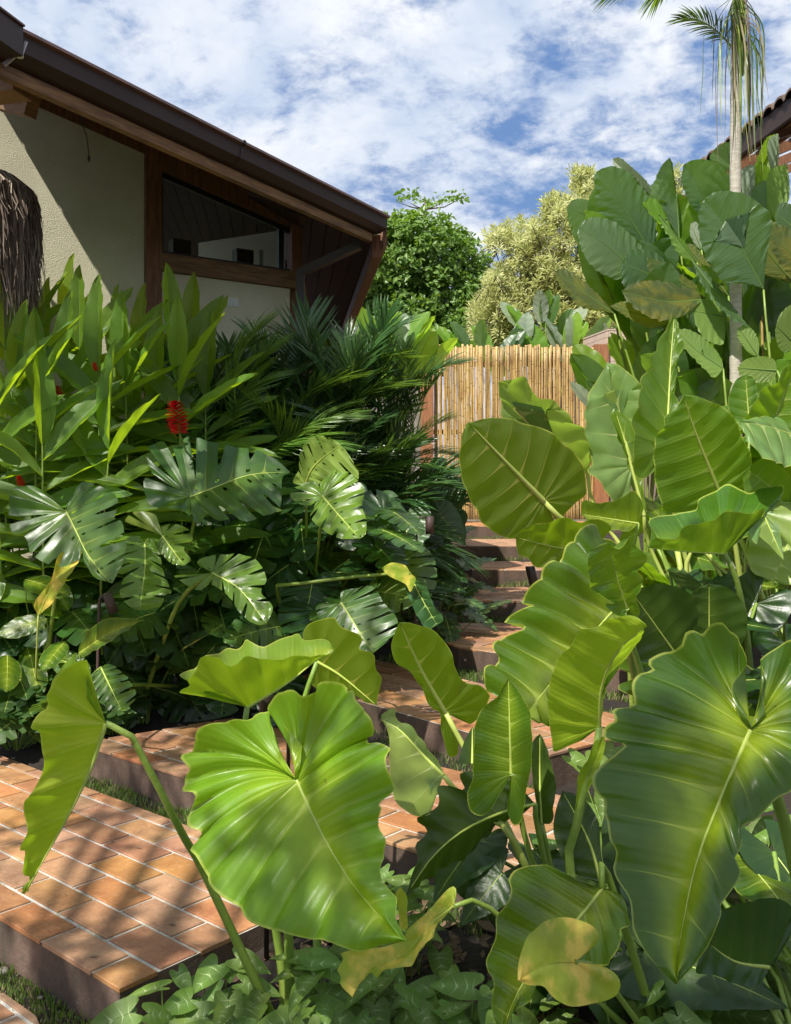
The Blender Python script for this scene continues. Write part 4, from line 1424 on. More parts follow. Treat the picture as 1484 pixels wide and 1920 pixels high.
hero(pf, Z4, (845, 665), (715, 200), Q('750,300 800,460'),
     Q('706,250 720,300 750,340 768,410 785,450 825,600'), Q('760,232 812,285 800,340 790,380 810,440 850,600'),
     (5.6, 5.7, 5.6, 5.6), M['ear'], (-1, -1), [P(1225, 1040, 5.7), bF], sr=.014, sm=M['stalk_pale'], nv=8, K=5, J=7, corr=.02, wave=.02, ribr=.012, rib=M['stalk_pale'])
hero(pf, ZP, (1250, 835), (1265, 590), Q('1258,680'),
     Q('1253,607 1240,637 1237,654 1221,668 1223,688 1210,708 1203,740 1192,775 1189,818 1189,852 1202,896 1225,885'),
     Q('1271,604 1275,627 1281,644 1274,661 1267,688 1266,722 1264,736 1272,762 1268,800'),
     (5.5, 5.7, 5.4, 5.55), M['ear'], (-1, -1), [P(1262, 950, 5.6), P(1290, 1060, 5.7), bF], sr=.015, sm=M['stalk_pale'], nv=10, K=7, J=9, corr=.025, wave=.014, ribr=.010)
hero(pf, Z4, (1195, 830), (860, 805), Q('1040,822'),
     Q('895,770 980,765 1010,730 1100,695 1170,680 1230,655 1300,655 1375,642 1345,680 1280,735'),
     Q('875,740 870,680 980,655 1060,655 1080,600 1150,560 1200,535 1250,560 1310,570 1350,540 1400,530 1450,540 1430,600 1375,640 1290,740'),
     (4.75, 4.7, 4.5, 5.1), M['philo'], (-1, 1), [P(1385, 1100, 4.8), P(1405, 1230, 4.85), Vector((1.85, 4.8, gz(1.85, 4.8)))], sr=.017, nv=10, K=7, J=10, corr=.03, wave=.03, cup=.03)
# plant G
pg = empty('elephant_ear_plant', (2.45, 5.9, gz(2.45, 5.9)), 'tall elephant ear with veined upright leaves in front of the palm trunk', 'plant', GRP)
bG = base_of(pg)
hero(pg, Z4, (1170, 560), (1015, 140), Q('1070,310'),
     Q('990,190 940,240 935,270 910,310 900,350 890,400 895,470 905,560 920,620 940,650 1000,655 1080,640'),
     Q('1080,150 1130,170 1180,190 1230,230 1260,280 1280,340 1310,390 1320,430 1300,500 1290,550 1240,545'),
     (5.35, 5.1, 5.1, 5.2), M['ear'], (-1, -1), [P(1375, 1000, 5.4), P(1400, 1130, 5.5), bG], sr=.016, sm=M['stalk_pale'], nv=10, K=7, J=10, corr=.025, wave=.012, cup=.05, ribr=.012, rib=M['stalk_pale'])
hero(pg, ZP, (1440, 820), (1500, 670), Q('1470,740'),
     Q('1475,690 1455,720 1430,730 1412,770 1405,790'), Q('1520,700 1530,760 1500,820'),
     (5.3, 5.2, 5.1, 5.2), M['ear'], (-1, -1), [P(1440, 1000, 5.5), bG], sr=.014, nv=8, K=7, J=9, corr=.025, wave=.014)
hero(pg, ZP, (1405, 790), (1398, 702), [], Q('1378,715 1366,750 1372,780'), Q('1415,712 1420,745 1415,775'),
     (5.9, 5.9, 5.9, 5.9), M['ear'], (1, 1), [P(1410, 950, 5.8), bG], sr=.01, nv=7, K=6, J=8, corr=.025, wave=.014)
hero(pg, ZP, (1500, 820), (1383, 790), Q('1440,800'), Q('1420,783 1460,782 1500,780'), Q('1395,815 1415,845 1440,865 1484,875 1520,870'),
     (5.3, 4.9, 5.4, 4.8), M['ear_pale'], (1, 1), None, nv=8, K=6, J=9, corr=.03, wave=.008, cup=-.05)
hero(pg, ZP, (1480, 960), (1400, 880), Q('1440,910'), Q('1395,900 1400,940 1430,970'), Q('1430,860 1470,880 1490,920'),
     (5.2, 5.1, 5.1, 5.1), M['ear'], (-1, -1), [bG], nv=7, K=6, J=8, corr=.03, wave=.02)
hero(pg, ZP, (1500, 930), (1450, 1090), Q('1480,1010'), Q('1410,1070 1405,1010 1420,960 1440,945'), Q('1490,1090 1520,1000'),
     (5.2, 5.1, 5.1, 5.1), M['ear_pale'], (-1, -1), [P(1520, 1100, 5.3), bG], nv=8, K=6, J=8, corr=.03, wave=.02)
hero(pg, ZP, (1430, 960), (1470, 1050), [], Q('1400,980 1420,1020'), Q('1460,950 1500,980 1500,1040'),
     (5.0, 4.9, 4.9, 4.9), M['ear_pale'], (-1, -1), None, nv=6, K=5, J=6, corr=.02)
# loose stalks crossing behind
for (a, b, r, mm) in (((1385, 1000), (1450, 1200), .016, 'stalk_pale'), ((1270, 1030), (1275, 1110), .02, 'stalk_pale'), ((1400, 1110), (1290, 1035), .013, 'stalk_pale'),
                      ((1420, 980), (1500, 1070), .013, 'stalk'), ((1480, 1005), (1400, 1015), .009, 'stalk_pale'), ((1330, 1040), (1370, 1140), .013, 'stalk_pale'),
                      ((1230, 1020), (1262, 1120), .012, 'stalk'), ((1290, 1180), (1180, 1120), .012, 'stalk')):
    mb = MB()
    A, B_ = P(*a, 5.2), P(*b, 5.15)
    C_ = Vector((B_.x + .05, B_.y + .1, gz(B_.x, B_.y)))
    mb.tube([Vector(q) for q in catmull([A, (A + B_) / 2 + Vector((.01, 0, .02)), B_, C_], 12)], [r * .8] * 4 + [r] * 4 + [r * 1.2] * 4, M[mm], 8)
    mb.build('leaf_stalk', pg)


# ------------------------------------------------------------------ calatheas
def cal(parent, B, T, L, R, d, m, face=1, stalk=True, z=Z5, sm='stalk', **kw):
    b, = unz(z, [B])
    st = None
    if stalk:
        p = P(b[0], b[1], d[0])
        bb = base_of(parent)
        st = [p + Vector(((bb.x - p.x) * .35, .05, (bb.z - p.z) * .45)), bb + Vector((rnd.uniform(-.15, .15), rnd.uniform(-.15, .15), 0))]
    kw.setdefault('corr', .0055)
    kw.setdefault('wave', .008)
    f = (face, face) if isinstance(face, int) else face
    hero(parent, z, B, T, kw.pop('mids', []), Q(L), Q(R), d, M[m], f, st, sr=.011, sm=M[sm], nv=kw.pop('nv', 26), K=3, J=8, cut=0.16, crisp=1.0, ribr=.007, rib=M['rib_green'], **kw)


GC = 'tall broad paddle leaf plants on the right'
c1 = empty('paddle_leaf_plant', (2.78, 8.1, gz(2.78, 8.1)), 'paddle leaf plant leaning over the pink tiled block', 'plant', GC)
c2 = empty('paddle_leaf_plant', (3.1, 8.1, gz(3.1, 8.1)), 'tallest paddle leaf plant behind the pale palm trunk', 'plant', GC)
c3 = empty('paddle_leaf_plant', (3.9, 8.3, gz(3.9, 8.3)), 'paddle leaf plant at the right edge under the tiled roof', 'plant', GC)
cal(c1, (700, 690), (430, 225), '388,260 395,350 405,450 470,540 590,640', '490,212 570,240 620,290 670,360 705,450 732,540 735,620', (8.2, 8.0, 8.1, 8.2), 'cal', mids=Q('520,390'), cup=-.04)
cal(c1, (420, 510), (236, 440), '238,480 255,560 292,635 360,600', '265,402 330,395 390,420 412,460', (8.6, 8.5, 8.5, 8.6), 'cal')
cal(c1, (610, 790), (300, 560), '298,610 340,720 400,790 480,830 532,842', '340,510 400,495 500,520 590,590 660,670 668,720', (7.9, 7.8, 7.7, 7.9), 'cal', -1, mids=Q('450,650'), cup=.04)
cal(c1, (700, 375), (488, 172), '500,215 560,240 620,280 670,350', '530,165 600,220 690,310', (8.6, 8.5, 8.5, 8.5), 'cal_grey', -1)
cal(c2, (860, 610), (808, 165), '770,200 738,260 700,360 700,410 740,430 800,520', '825,200 835,300 850,430 862,520', (8.3, 8.3, 8.2, 8.3), 'cal', -1, mids=Q('845,380'))
cal(c2, (960, 750), (652, 420), '670,440 740,520 800,600 850,690 900,730', '700,390 745,410 785,480 830,590 880,620 930,700', (7.8, 7.7, 7.7, 7.8), 'cal_lime', -1, mids=Q('740,470 850,640'))
cal(c2, (1015, 430), (885, 205), '872,290 900,380 930,440 985,480', '930,180 1000,175 1080,200 1150,270 1205,330 1200,370 1100,372', (8.3, 8.2, 8.2, 8.2), 'cal', 1, mids=Q('950,290'))
cal(c2, (1330, 900), (1000, 400), '978,440 968,560 1000,700 1060,800 1110,858 1180,862 1280,872', '1050,360 1130,350 1230,370 1320,430 1375,500 1360,650 1335,800', (7.3, 7.15, 7.15, 7.2), 'cal', 1, mids=Q('1120,500 1230,680'), cup=-.03)
cal(c1, (870, 890), (545, 750), '535,790 545,870 572,892 650,885 760,890', '590,682 680,678 760,710 840,770 880,830', (7.9, 7.8, 7.8, 7.9), 'cal', 1)
cal(c1, (1005, 950), (682, 722), '690,790 740,860 850,900 930,945', '750,738 850,800 950,870 1000,925', (7.8, 7.7, 7.7, 7.8), 'cal_olive', 1)
cal(c1, (1002, 955), (542, 905), '570,960 640,1020 720,1062 800,1072 900,1035 960,990', '620,860 720,848 830,865 920,890 980,928', (7.6, 7.4, 7.3, 7.6), 'cal_olive', 1, mids=Q('780,965'), cup=-.04)
cal(c1, (500, 1035), (163, 798), '185,860 240,930 320,1000 430,1020', '220,783 290,820 370,890 440,960', (7.6, 7.5, 7.4, 7.6), 'cal_olive', 1, mids=Q('310,900'))
cal(c1, (810, 1085), (472, 990), '560,1045 640,1090 720,1112', '560,962 650,990 740,1030', (7.5, 7.4, 7.4, 7.5), 'cal_olive', -1)
cal(c2, (1120, 1050), (942, 1020), '948,1080 990,1160 1060,1202 1112,1190', '960,970 1010,952 1070,960', (7.6, 7.5, 7.4, 7.6), 'cal_lime', -1)
cal(c1, (1105, 1340), (842, 1125), '860,1190 930,1270 1010,1350 1060,1390', '900,1118 980,1155 1060,1230 1098,1290', (7.2, 7.2, 7.1, 7.2), 'cal_lime', -1, mids=Q('960,1240'))
cal(c3, (1500, 870), (1210, 525), '1228,640 1250,720 1290,790 1380,832', '1290,498 1380,512 1440,600 1485,760', (7.7, 7.6, 7.6, 7.7), 'cal_olive', -1)
cal(c3, (1590, 820), (1345, 550), '1352,640 1400,720 1450,800', '1400,538 1484,565 1570,680', (7.5, 7.4, 7.4, 7.5), 'cal_olive', 1)
cal(c3, (1400, 515), (1462, 200), '1380,225 1345,300 1345,400 1370,480', '1474,300 1470,400 1435,470', (8.2, 8.3, 8.2, 8.2), 'cal_lime', -1, mids=Q('1450,350'))
cal(c3, (1268, 345), (1405, 30), '1345,60 1292,180 1265,280', '1414,100 1392,200 1330,300', (8.6, 8.7, 8.5, 8.6), 'cal_lime', -1)
cal(c3, (1390, 250), (1412, 30), '1360,60 1350,140 1370,230', '1416,100 1412,200', (8.5, 8.6, 8.5, 8.6), 'cal_grey', 1)
cal(c2, (1155, 255), (1120, 78), '1065,110 1030,170 1090,215', '1160,90 1165,180', (8.7, 8.7, 8.7, 8.7), 'cal', 1)
cal(c3, (1500, 560), (1402, 475), '1398,520 1440,565', '1410,430 1450,415 1510,450', (7.6, 7.6, 7.6, 7.6), 'cal', 1)
cal(c3, (1265, 395), (1200, 235), '1195,300 1210,370', '1240,210 1280,215 1280,330', (8.4, 8.4, 8.4, 8.4), 'cal_grey', 1)
cal(c3, (1500, 1200), (1400, 1100), '1395,1150 1420,1230 1470,1250', '1420,1040 1484,985 1540,1040', (7.4, 7.3, 7.3, 7.4), 'cal_lime', -1)
cal(c3, (1405, 1350), (1185, 1335), '1210,1390 1300,1420 1380,1400', '1230,1288 1320,1270 1390,1290', (7.0, 7.0, 7.0, 7.0), 'cal_lime', -1)
cal(c3, (1345, 480), (1330, 290), '1275,330 1258,400 1290,460', '1345,300 1348,400', (8.1, 8.1, 8.1, 8.1), 'cal', 1)
cal(c2, (930, 735), (1255, 1112), '1150,1062 1060,975 990,880', '1205,1050 1120,940 1020,810', (7.5, 7.3, 7.3, 7.4), 'cal', 1, stalk=False, mids=Q('1090,940'))
cal(c2, (1135, 935), (888, 640), '905,700 980,800 1055,880', '950,655 1015,740 1095,850', (7.8, 7.8, 7.8, 7.8), 'cal_olive', -1)
cal(c3, (1300, 1270), (1190, 1110), '1185,1160 1220,1220 1260,1260', '1240,1100 1290,1150 1305,1220', (7.3, 7.3, 7.3, 7.3), 'cal_lime', -1)
cal(c2, (900, 700), (850, 360), '850,430 860,520 880,620', '900,390 930,470 925,600', (8.4, 8.4, 8.4, 8.4), 'cal_lime', 1)
cal(c2, (985, 680), (925, 530), '920,590 950,650', '960,525 985,600', (8.0, 8.0, 8.0, 8.0), 'cal_grey', 1)
cal(c1, (560, 900), (340, 745), '370,810 440,870 520,905', '420,770 500,830', (8.2, 8.2, 8.2, 8.2), 'cal', 1)
# loose stems in the clump
for (pl, xs) in ((c1, range(860, 1010, 14)), (c2, range(1230, 1420, 24)), (c3, range(1350, 1480, 25))):
    for x in xs:
        x = x if x > 1000 and pl is not c1 else x
        px = 984 + x / 2.968
        mb = MB()
        a = P(px + rnd.uniform(-25, 10), 640 + rnd.uniform(-60, 60), 7.9)
        b = P(px + 12, 800, 7.8)
        g_ = Vector((b.x + .03, b.y, gz(b.x, b.y)))
        mb.tube([a, b, g_], [.010, .014, .018], M[rnd.choice(['stalk', 'stalk_brown', 'stalk', 'rib_green'])], 6)
        mb.build('leaf_stalk', pl)


# generic leaf shapes in local space: x across, y along (0 base .. 1 tip)
def generic(name, outline, m, Lg=1.0, Wd=1.0, bend=0.15, fold=0.12, lob=None, **kw):
    """outline: right half tip->base as (x, y). returns a mesh with its base at the origin, growing along +Y, top = +Z"""
    def warp(x, y):
        yy = y * Lg
        z = -bend * Lg * y * abs(y) + fold * abs(x) * Wd
        return (x * Wd, yy, z)
    mid = [warp(0, t) for t in (0, .25, .5, .75, 1.0)]
    Rr = [warp(0, 1)] + [warp(x, y) for x, y in outline] + [warp(0, 0)]
    Ll = [warp(0, 1)] + [warp(-x, y) for x, y in outline] + [warp(0, 0)]
    return leaf_mesh(name, mid, Ll, Rr, m, ref=(0, 0, 1), **kw)


OUT_HEART = [(.06, .93), (.2, .72), (.36, .45), (.44, .2), (.45, 0), (.40, -.16), (.28, -.25), (.14, -.24), (.05, -.12)]
OUT_MONST = [(.08, .96), (.25, .85), (.42, .62), (.5, .35), (.52, .1), (.47, -.12), (.34, -.26), (.18, -.28), (.06, -.14)]
OUT_LANCE = [(.04, .93), (.075, .8), (.11, .6), (.115, .4), (.09, .2), (.04, .06)]
OUT_PADDLE = [(.05, .965), (.15, .87), (.235, .65), (.245, .4), (.18, .15), (.05, .01)]
OUT_SYN = [(.06, .9), (.20, .62), (.30, .32), (.31, .1), (.30, -.08), (.26, -.2), (.16, -.22), (.05, -.08)]
OUT_CUT = [(.05, .95), (.2, .8), (.32, .55), (.36, .3), (.32, .08), (.2, -.08), (.08, -.08)]
OUT_ARROW = [(.05, .92), (.2, .65), (.33, .35), (.38, .1), (.38, -.1), (.30, -.3), (.16, -.36), (.06, -.15)]


def basis(pos, direction, up, scale=1.0, roll=0.0):
    """local +Y along direction, local +Z near up"""
    y = Vector(direction).normalized()
    z = Vector(up) - y * Vector(up).dot(y)
    if z.length < 1e-4: z = y.orthogonal()
    z.normalize()
    x = y.cross(z)
    m = Matrix(((x.x, y.x, z.x), (x.y, y.y, z.y), (x.z, y.z, z.z))).to_4x4()
    return Matrix.Translation(pos) @ m @ Matrix.Rotation(roll, 4, 'Y') @ Matrix.Scale(scale, 4)


def put(name, mesh, parent, mat4):
    o = bpy.data.objects.new(name, mesh)
    COL.objects.link(o)
    o.parent = parent
    o.matrix_parent_inverse = Matrix.Translation(-Vector(parent.location)) if parent.type == 'EMPTY' else Matrix.Identity(4)
    o.matrix_basis = mat4
    return o


# ------------------------------------------------------------------ monstera bank
mon = [generic('leaf', OUT_MONST, M['monst'], 1, 1, .16, -.06, nv=8, K=14, J=10, corr=.022, wave=.014, slant=.7, slits=dict(depth=.78, width=.12, start=.1, end=.74), holes=.7, seed=i, ribr=.008, cut=.02) for i in range(3)]
monl = [generic('leaf', OUT_MONST, M['monst_lime'], 1, 1, .16, -.06, nv=8, K=14, J=10, corr=.022, wave=.014, slant=.7, slits=dict(depth=.78, width=.12, start=.1, end=.74), holes=.7, seed=9 + i, ribr=.008, cut=.02) for i in range(2)]
mond = [generic('leaf', OUT_MONST, M['monst_shaded'], 1, 1, .2, -.06, nv=8, K=12, J=9, corr=.022, wave=.02, slant=.7, slits=dict(depth=.7, width=.12, start=.1, end=.74), holes=.7, seed=90 + i, ribr=.007, cut=.02) for i in range(3)]
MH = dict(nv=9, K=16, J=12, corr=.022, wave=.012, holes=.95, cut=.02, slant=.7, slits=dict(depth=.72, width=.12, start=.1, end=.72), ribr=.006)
GM = 'split leaf monsteras banked below the house'
ZA = (0, 850, 2.968)
m1 = empty('monstera_plant', (-1.75, 6.3, gz(-1.75, 6.3)), 'monstera with the widest lit leaf, right below the red ginger flower', 'plant', GM)
m2 = empty('monstera_plant', (-2.35, 6.1, gz(-2.35, 6.1)), 'monstera at the left edge with one large holed leaf over a path lamp', 'plant', GM)
m3 = empty('monstera_plant', (-0.7, 7.2, gz(-.7, 7.2)), 'monstera nearest the steps with bright lime lobed leaves', 'plant', GM)
m4 = empty('monstera_plant', (-1.3, 6.9, gz(-1.3, 6.9)), 'shaded monstera with dark drooping leaves just behind the tiled landing', 'plant', GM)
hero(m1, ZP, (356, 932), (545, 885), Q('400,915 470,890'),
     Q('530,900 525,950 490,975 440,975 405,978 390,970 370,982 345,960 318,955 310,950 330,945'),
     Q('520,865 480,845 430,835 395,830 350,820 330,840 300,830 275,850 285,890 270,905 280,945 310,948'),
     (5.75, 5.95, 5.50, 6.15), M['monst'], (1, 1), [P(360, 1000, 6.05), base_of(m1)], sr=.012, **MH)
hero(m2, ZP, (125, 960), (205, 1092), Q('145,1000 165,1040'),
     Q('180,1085 150,1050 110,1065 60,1040 50,1010 25,1000 18,965 25,920 60,910 95,930 110,945'),
     Q('215,1090 235,1040 235,1000 232,980 215,970 222,950 218,930 190,912 160,905 140,925 128,945'),
     (5.30, 4.95, 5.05, 5.10), M['monst'], (1, 1), [P(120, 1000, 5.55), base_of(m2)], sr=.012, **MH)
hero(m3, ZP, (605, 930), (675, 1010), Q('635,965'),
     Q('655,1012 625,1005 600,990 583,970 590,950 560,945 545,930 560,910 590,905 600,915'),
     Q('688,1000 686,970 680,950 684,920 665,895 640,880 615,892 600,910'),
     (5.70, 5.40, 5.50, 5.60), M['monst_lime'], (1, 1), [P(600, 1000, 6.05), base_of(m3)], sr=.010, **MH)
hero(m3, ZP, (572, 910), (640, 835), Q('585,880 610,855'),
     Q('610,818 580,822 562,850 560,880 550,905'), Q('665,870 670,900 640,905 600,908'),
     (5.95, 5.75, 5.85, 5.75), M['monst_lime'], (-1, -1), [P(575, 960, 6.15), base_of(m3)], sr=.010, **MH)
hero(m1, ZP, (272, 1020), (262, 1145), Q('272,1070'),
     Q('240,1135 225,1110 232,1080 215,1070 220,1040 240,1010 260,1005'), Q('300,1140 312,1115 322,1110 310,1080 300,1040 285,1010'),
     (5.45, 5.25, 5.30, 5.30), M['monst_lime'], (1, 1), [P(280, 1040, 5.75), base_of(m1)], sr=.010, **MH)
hero(m1, ZP, (305, 1005), (345, 1060), [],
     Q('325,1058 305,1040 295,1020'), Q('358,1050 345,1030 362,1010 350,990 320,985 290,990 250,985 235,975 255,960 290,965 300,985'),
     (5.55, 5.35, 5.45, 5.55), M['monst_lime'], (1, 1), None, **MH)
hero(m1, ZP, (400, 1075), (500, 1170), Q('450,1105'),
     Q('480,1172 450,1150 430,1120 400,1100 370,1105 345,1095 330,1080'), Q('512,1140 490,1110 500,1085 480,1050 440,1040 400,1042 370,1055'),
     (5.35, 5.15, 5.15, 5.35), M['monst_lime'], (1, 1), [P(350, 1110, 5.65), P(320, 1165, 5.75), base_of(m1)], sr=.014, **MH)
hero(m4, ZP, (640, 1130), (700, 1225), Q('665,1170'),
     Q('690,1222 660,1225 640,1200 620,1190 600,1160 595,1135'), Q('740,1190 745,1160 720,1130 700,1100 660,1105 640,1110'),
     (5.15, 4.95, 5.05, 5.05), M['monst'], (1, 1), [P(620, 1180, 5.55), base_of(m4)], **MH)
hero(m4, ZP, (190, 1252), (230, 1335), [], Q('210,1335 190,1320 170,1300 168,1270'), Q('255,1310 250,1285 230,1260 205,1245'),
     (4.95, 4.85, 4.85, 4.85), M['monst'], (1, 1), [P(190, 1280, 5.25), base_of(m4)], **MH)
hero(m3, ZP, (775, 1090), (820, 1172), Q('790,1120'), Q('800,1180 780,1150 762,1110 758,1085'), Q('832,1160 812,1130 800,1100 785,1088'),
     (5.65, 5.55, 5.55, 5.55), M['heart'], (1, 1), None, nv=8, K=5, J=7, corr=.02, wave=.02)
hero(m3, ZP, (770, 1075), (715, 1065), [], Q('735,1055 760,1060'), Q('730,1080 760,1095 770,1110 780,1085'), (5.55, 5.55, 5.55, 5.55), M['yellow'], (1, 1),
     [P(700, 1078, 5.75), P(560, 1095, 5.85), P(520, 1110, 5.95), base_of(m3)], sr=.012, nv=6, K=5, J=6, ribr=0)

rr = random.Random(3)


def toward(yaw, pitch):
    return Vector((math.sin(yaw) * math.cos(pitch), -math.cos(yaw) * math.cos(pitch), math.sin(pitch)))


def scatter_leaf(parent, meshes, px, py, d, size, yaw, pitch, tilt=0.5, stalk=True, srad=.006, smat='stalk', upv=(0, -.45, .85)):
    p = P(px, py, d)
    dr = toward(yaw, pitch)
    mt = basis(p, dr, Vector(upv), size, rr.uniform(-tilt, tilt))
    o = put('leaf', rr.choice(meshes), parent, mt)
    if stalk:
        b = base_of(parent)
        mid = p * .45 + b * .55 + Vector((0, .05, .12))
        mb = MB()
        mb.tube([Vector(q) for q in catmull([p, p - dr * .06 * size + Vector((0, 0, -.04)), mid, b + Vector((rr.uniform(-.1, .1), rr.uniform(-.1, .1), 0))], 7)], srad, M[smat], 5, False)
        s_ = mb.build('leaf_stalk', parent)
    return o


def fill(parents, meshes, region, n, dr_, size, yawr=(-1.3, 1.3), pitchr=(-.9, .1), stalk=True, **kw):
    x0, y0, x1, y1 = region
    for i in range(n):
        px = x0 + (x1 - x0) * rr.random()
        py = y0 + (y1 - y0) * rr.random()
        f = (py - y0) / max(1, (y1 - y0))
        d = dr_[0] + (dr_[1] - dr_[0]) * f + rr.uniform(-.2, .2)
        par = min(parents, key=lambda e: (e.location.x - P(px, py, d).x) ** 2 + (e.location.y - d) ** 2 * .3)
        scatter_leaf(par, meshes, px, py, d, rr.uniform(*size), rr.uniform(*yawr), rr.uniform(*pitchr), stalk=stalk, **kw)


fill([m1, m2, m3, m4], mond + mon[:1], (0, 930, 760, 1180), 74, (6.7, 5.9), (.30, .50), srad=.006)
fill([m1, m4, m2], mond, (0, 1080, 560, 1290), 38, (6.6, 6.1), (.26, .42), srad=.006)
fill([m1, m3], monl + mon, (280, 890, 560, 1010), 10, (7.0, 6.7), (.28, .42))
hrt = [generic('leaf', OUT_HEART, M['heart'], 1, 1, .2, -.05, nv=9, K=5, J=8, corr=.022, wave=.01, seed=i, ribr=.006) for i in range(2)]
hv = empty('heart_leaf_plant', (0.1, 7.7, gz(.1, 7.7)), 'velvety heart leaf climber behind the arched path lamp', 'plant')
hero(hv, ZP, (763, 963), (760, 1052), Q('762,1010'),
     Q('745,1040 725,1010 716,985 716,950 728,935 748,936 758,950'), Q('780,1040 800,1015 812,990 806,955 790,940 775,945 768,955'),
     (7.0, 6.8, 6.85, 6.85), M['heart'], (1, 1), [P(765, 1100, 7.3), base_of(hv)], nv=9, K=6, J=9, corr=.03, wave=.01, ribr=.004)
fill([hv], hrt, (690, 940, 850, 1100), 16, (7.9, 7.3), (.26, .42), srad=.004)
fill([hv], hrt, (800, 870, 850, 1000), 7, (8.6, 8.4), (.28, .42), srad=.004)

fill([m2], mond, (-60, 1000, 90, 1300), 16, (6.3, 6.0), (.3, .45), srad=.005)
fill([m2], mond, (-40, 900, 60, 1050), 6, (6.8, 6.5), (.3, .45), srad=.005)

# ------------------------------------------------------------------ cut leaf shrubs
cut = [generic('leaf', OUT_CUT, M['cut'], 1, 1, .22, .03, nv=7, K=8, J=7, corr=.01, wave=.01, slits=dict(depth=.6, width=.2, start=.05, end=.9), seed=20 + i, ribr=.01, cut=-.05) for i in range(3)]
GX = 'low cut leaf shrubs edging the steps'


def cut_plant(px, py, d, n, label, sz=(.2, .34), spread=.34):
    b = P(px, py, d); b.z = gz(b.x, b.y)
    e = empty('cutleaf_plant', b, label, 'plant', GX)
    for i in range(n):
        yaw = rr.uniform(-2.4, 2.4)
        r = rr.uniform(.1, spread)
        hgt = rr.uniform(.18, .48)
        p = b + Vector((math.sin(yaw) * r, -math.cos(yaw) * r * .8, hgt))
        dr = toward(yaw, rr.uniform(-.5, .7))
        put('leaf', rr.choice(cut), e, basis(p, dr, Vector((0, -.3, 1)), rr.uniform(*sz), rr.uniform(-.4, .4)))
        mb = MB()
        mb.tube([Vector(q) for q in catmull([p, p - dr * .05 - Vector((0, 0, .03)), b + Vector((math.sin(yaw) * r * .2, -math.cos(yaw) * r * .2, 0))], 5)], .004, M['stalk'], 5, False)
        mb.build('leaf_stalk', e)


for (px, py, d, n, lb) in ((30, 1330, 6.0, 20, 'dark cut leaf shrub at the left edge above the tiled landing'),
                          (110, 1340, 5.9, 18, 'cut leaf shrub behind the folded hanging leaf on the left'),
                          (70, 1340, 6.3, 16, 'taller cut leaf shrub behind the one at the left edge'),
                          (215, 1340, 6.1, 18, 'cut leaf shrub right of the folded hanging leaf'),
                          (300, 1310, 6.5, 20, 'cut leaf shrub with feathery tips behind the second landing'),
                          (390, 1290, 7.0, 18, 'cut leaf shrub above the cupped lime leaf'),
                          (460, 1290, 7.3, 16, 'cut leaf shrub left of the upper sunlit landing'),
                          (560, 1290, 8.0, 16, 'cut leaf shrub behind the rear corner of the sunlit landing'),
                          (650, 1290, 8.2, 16, 'cut leaf shrub right of the cupped lime leaf by the landing'),
                          (815, 1170, 7.5, 20, 'cut leaf shrub at the foot of the arched path lamp'),
                          (812, 1080, 8.9, 12, 'cut leaf shrub beside the upper steps'),
                          (828, 1010, 11, 10, 'farthest cut leaf shrub by the top steps')):
    cut_plant(px, py, d, n, lb)
# the sprig that reaches out over the darkness
hero(m4, ZP, (345, 1215), (398, 1185), [], Q('390,1192 370,1200 355,1210'), Q('385,1182 365,1186 350,1200'), (5.90, 5.80, 5.80, 5.90), M['cut'], (1, 1), [P(320, 1250, 6.00), P(300, 1290, 6.20)], sr=.004, nv=6, K=5, J=5)
hero(m4, ZP, (148, 1225), (272, 1162), Q('210,1185'), Q('240,1180 205,1205 170,1225 155,1232'), Q('250,1160 200,1160 165,1185 150,1210'), (5.50, 5.40, 5.40, 5.45), M['philo'], (1, 1), [P(147, 1260, 5.60), base_of(m2)], sr=.005, nv=9, K=4, J=6, ribr=.003)
hero(m2, ZP, (72, 1155), (152, 1028), Q('88,1120 110,1075'), Q('125,1033 108,1045 95,1090 65,1130'), Q('150,1050 125,1085 98,1130'), (5.55, 5.50, 5.50, 5.50), M['yellow'], (-1, -1), [P(70, 1200, 5.60), P(68, 1265, 5.70), base_of(m2)], sr=.006, sm=M['stalk_pale'], nv=8, K=4, J=6, ribr=.004)
ov = [generic('leaf', OUT_PADDLE, M['philo'], 1, 1, .15, -.05, nv=8, K=4, J=6, corr=.01, wave=.01, seed=30 + i, ribr=.008) for i in range(2)]
fill([m2], ov, (0, 1060, 130, 1260), 16, (6.0, 5.8), (.22, .36), srad=.004)

# ------------------------------------------------------------------ red gingers
gl = [generic('leaf', OUT_LANCE, M['ginger'], 1, 1, b, f, nv=8, K=3, J=5, corr=.006, wave=.006, seed=40 + i, ribr=.006, rib=M['rib_green']) for i, (b, f) in enumerate(((.12, .5), (.3, .4), (.45, .3), (.05, .7)))]
GG = 'red ginger stems in front of the cream wall'


def bract_mesh(seed=0):
    mb = MB()
    r_ = random.Random(seed)
    N = 60
    for k in range(N):
        t = k / N
        a = k * 2.4
        rad = (.02 + .045 * math.sin(math.pi * (0.15 + .8 * t)))
        z = t * .19
        c = Vector((math.cos(a), math.sin(a), 0))
        p = Vector((0, 0, z))
        s_ = Vector((-c.y, c.x, 0))
        tipp = p + c * (rad + .016) + Vector((0, 0, .022 - .03 * (1 - t)))
        m1_ = p + c * rad * .7 + Vector((0, 0, .012))
        b0 = len(mb.v)
        mb.v += [p, m1_ + s_ * .022, tipp, m1_ - s_ * .022]
        mb.face([b0, b0 + 1, b0 + 2, b0 + 3], M['red'], smooth=False)
    return mb.mesh('flower')


BR = bract_mesh()


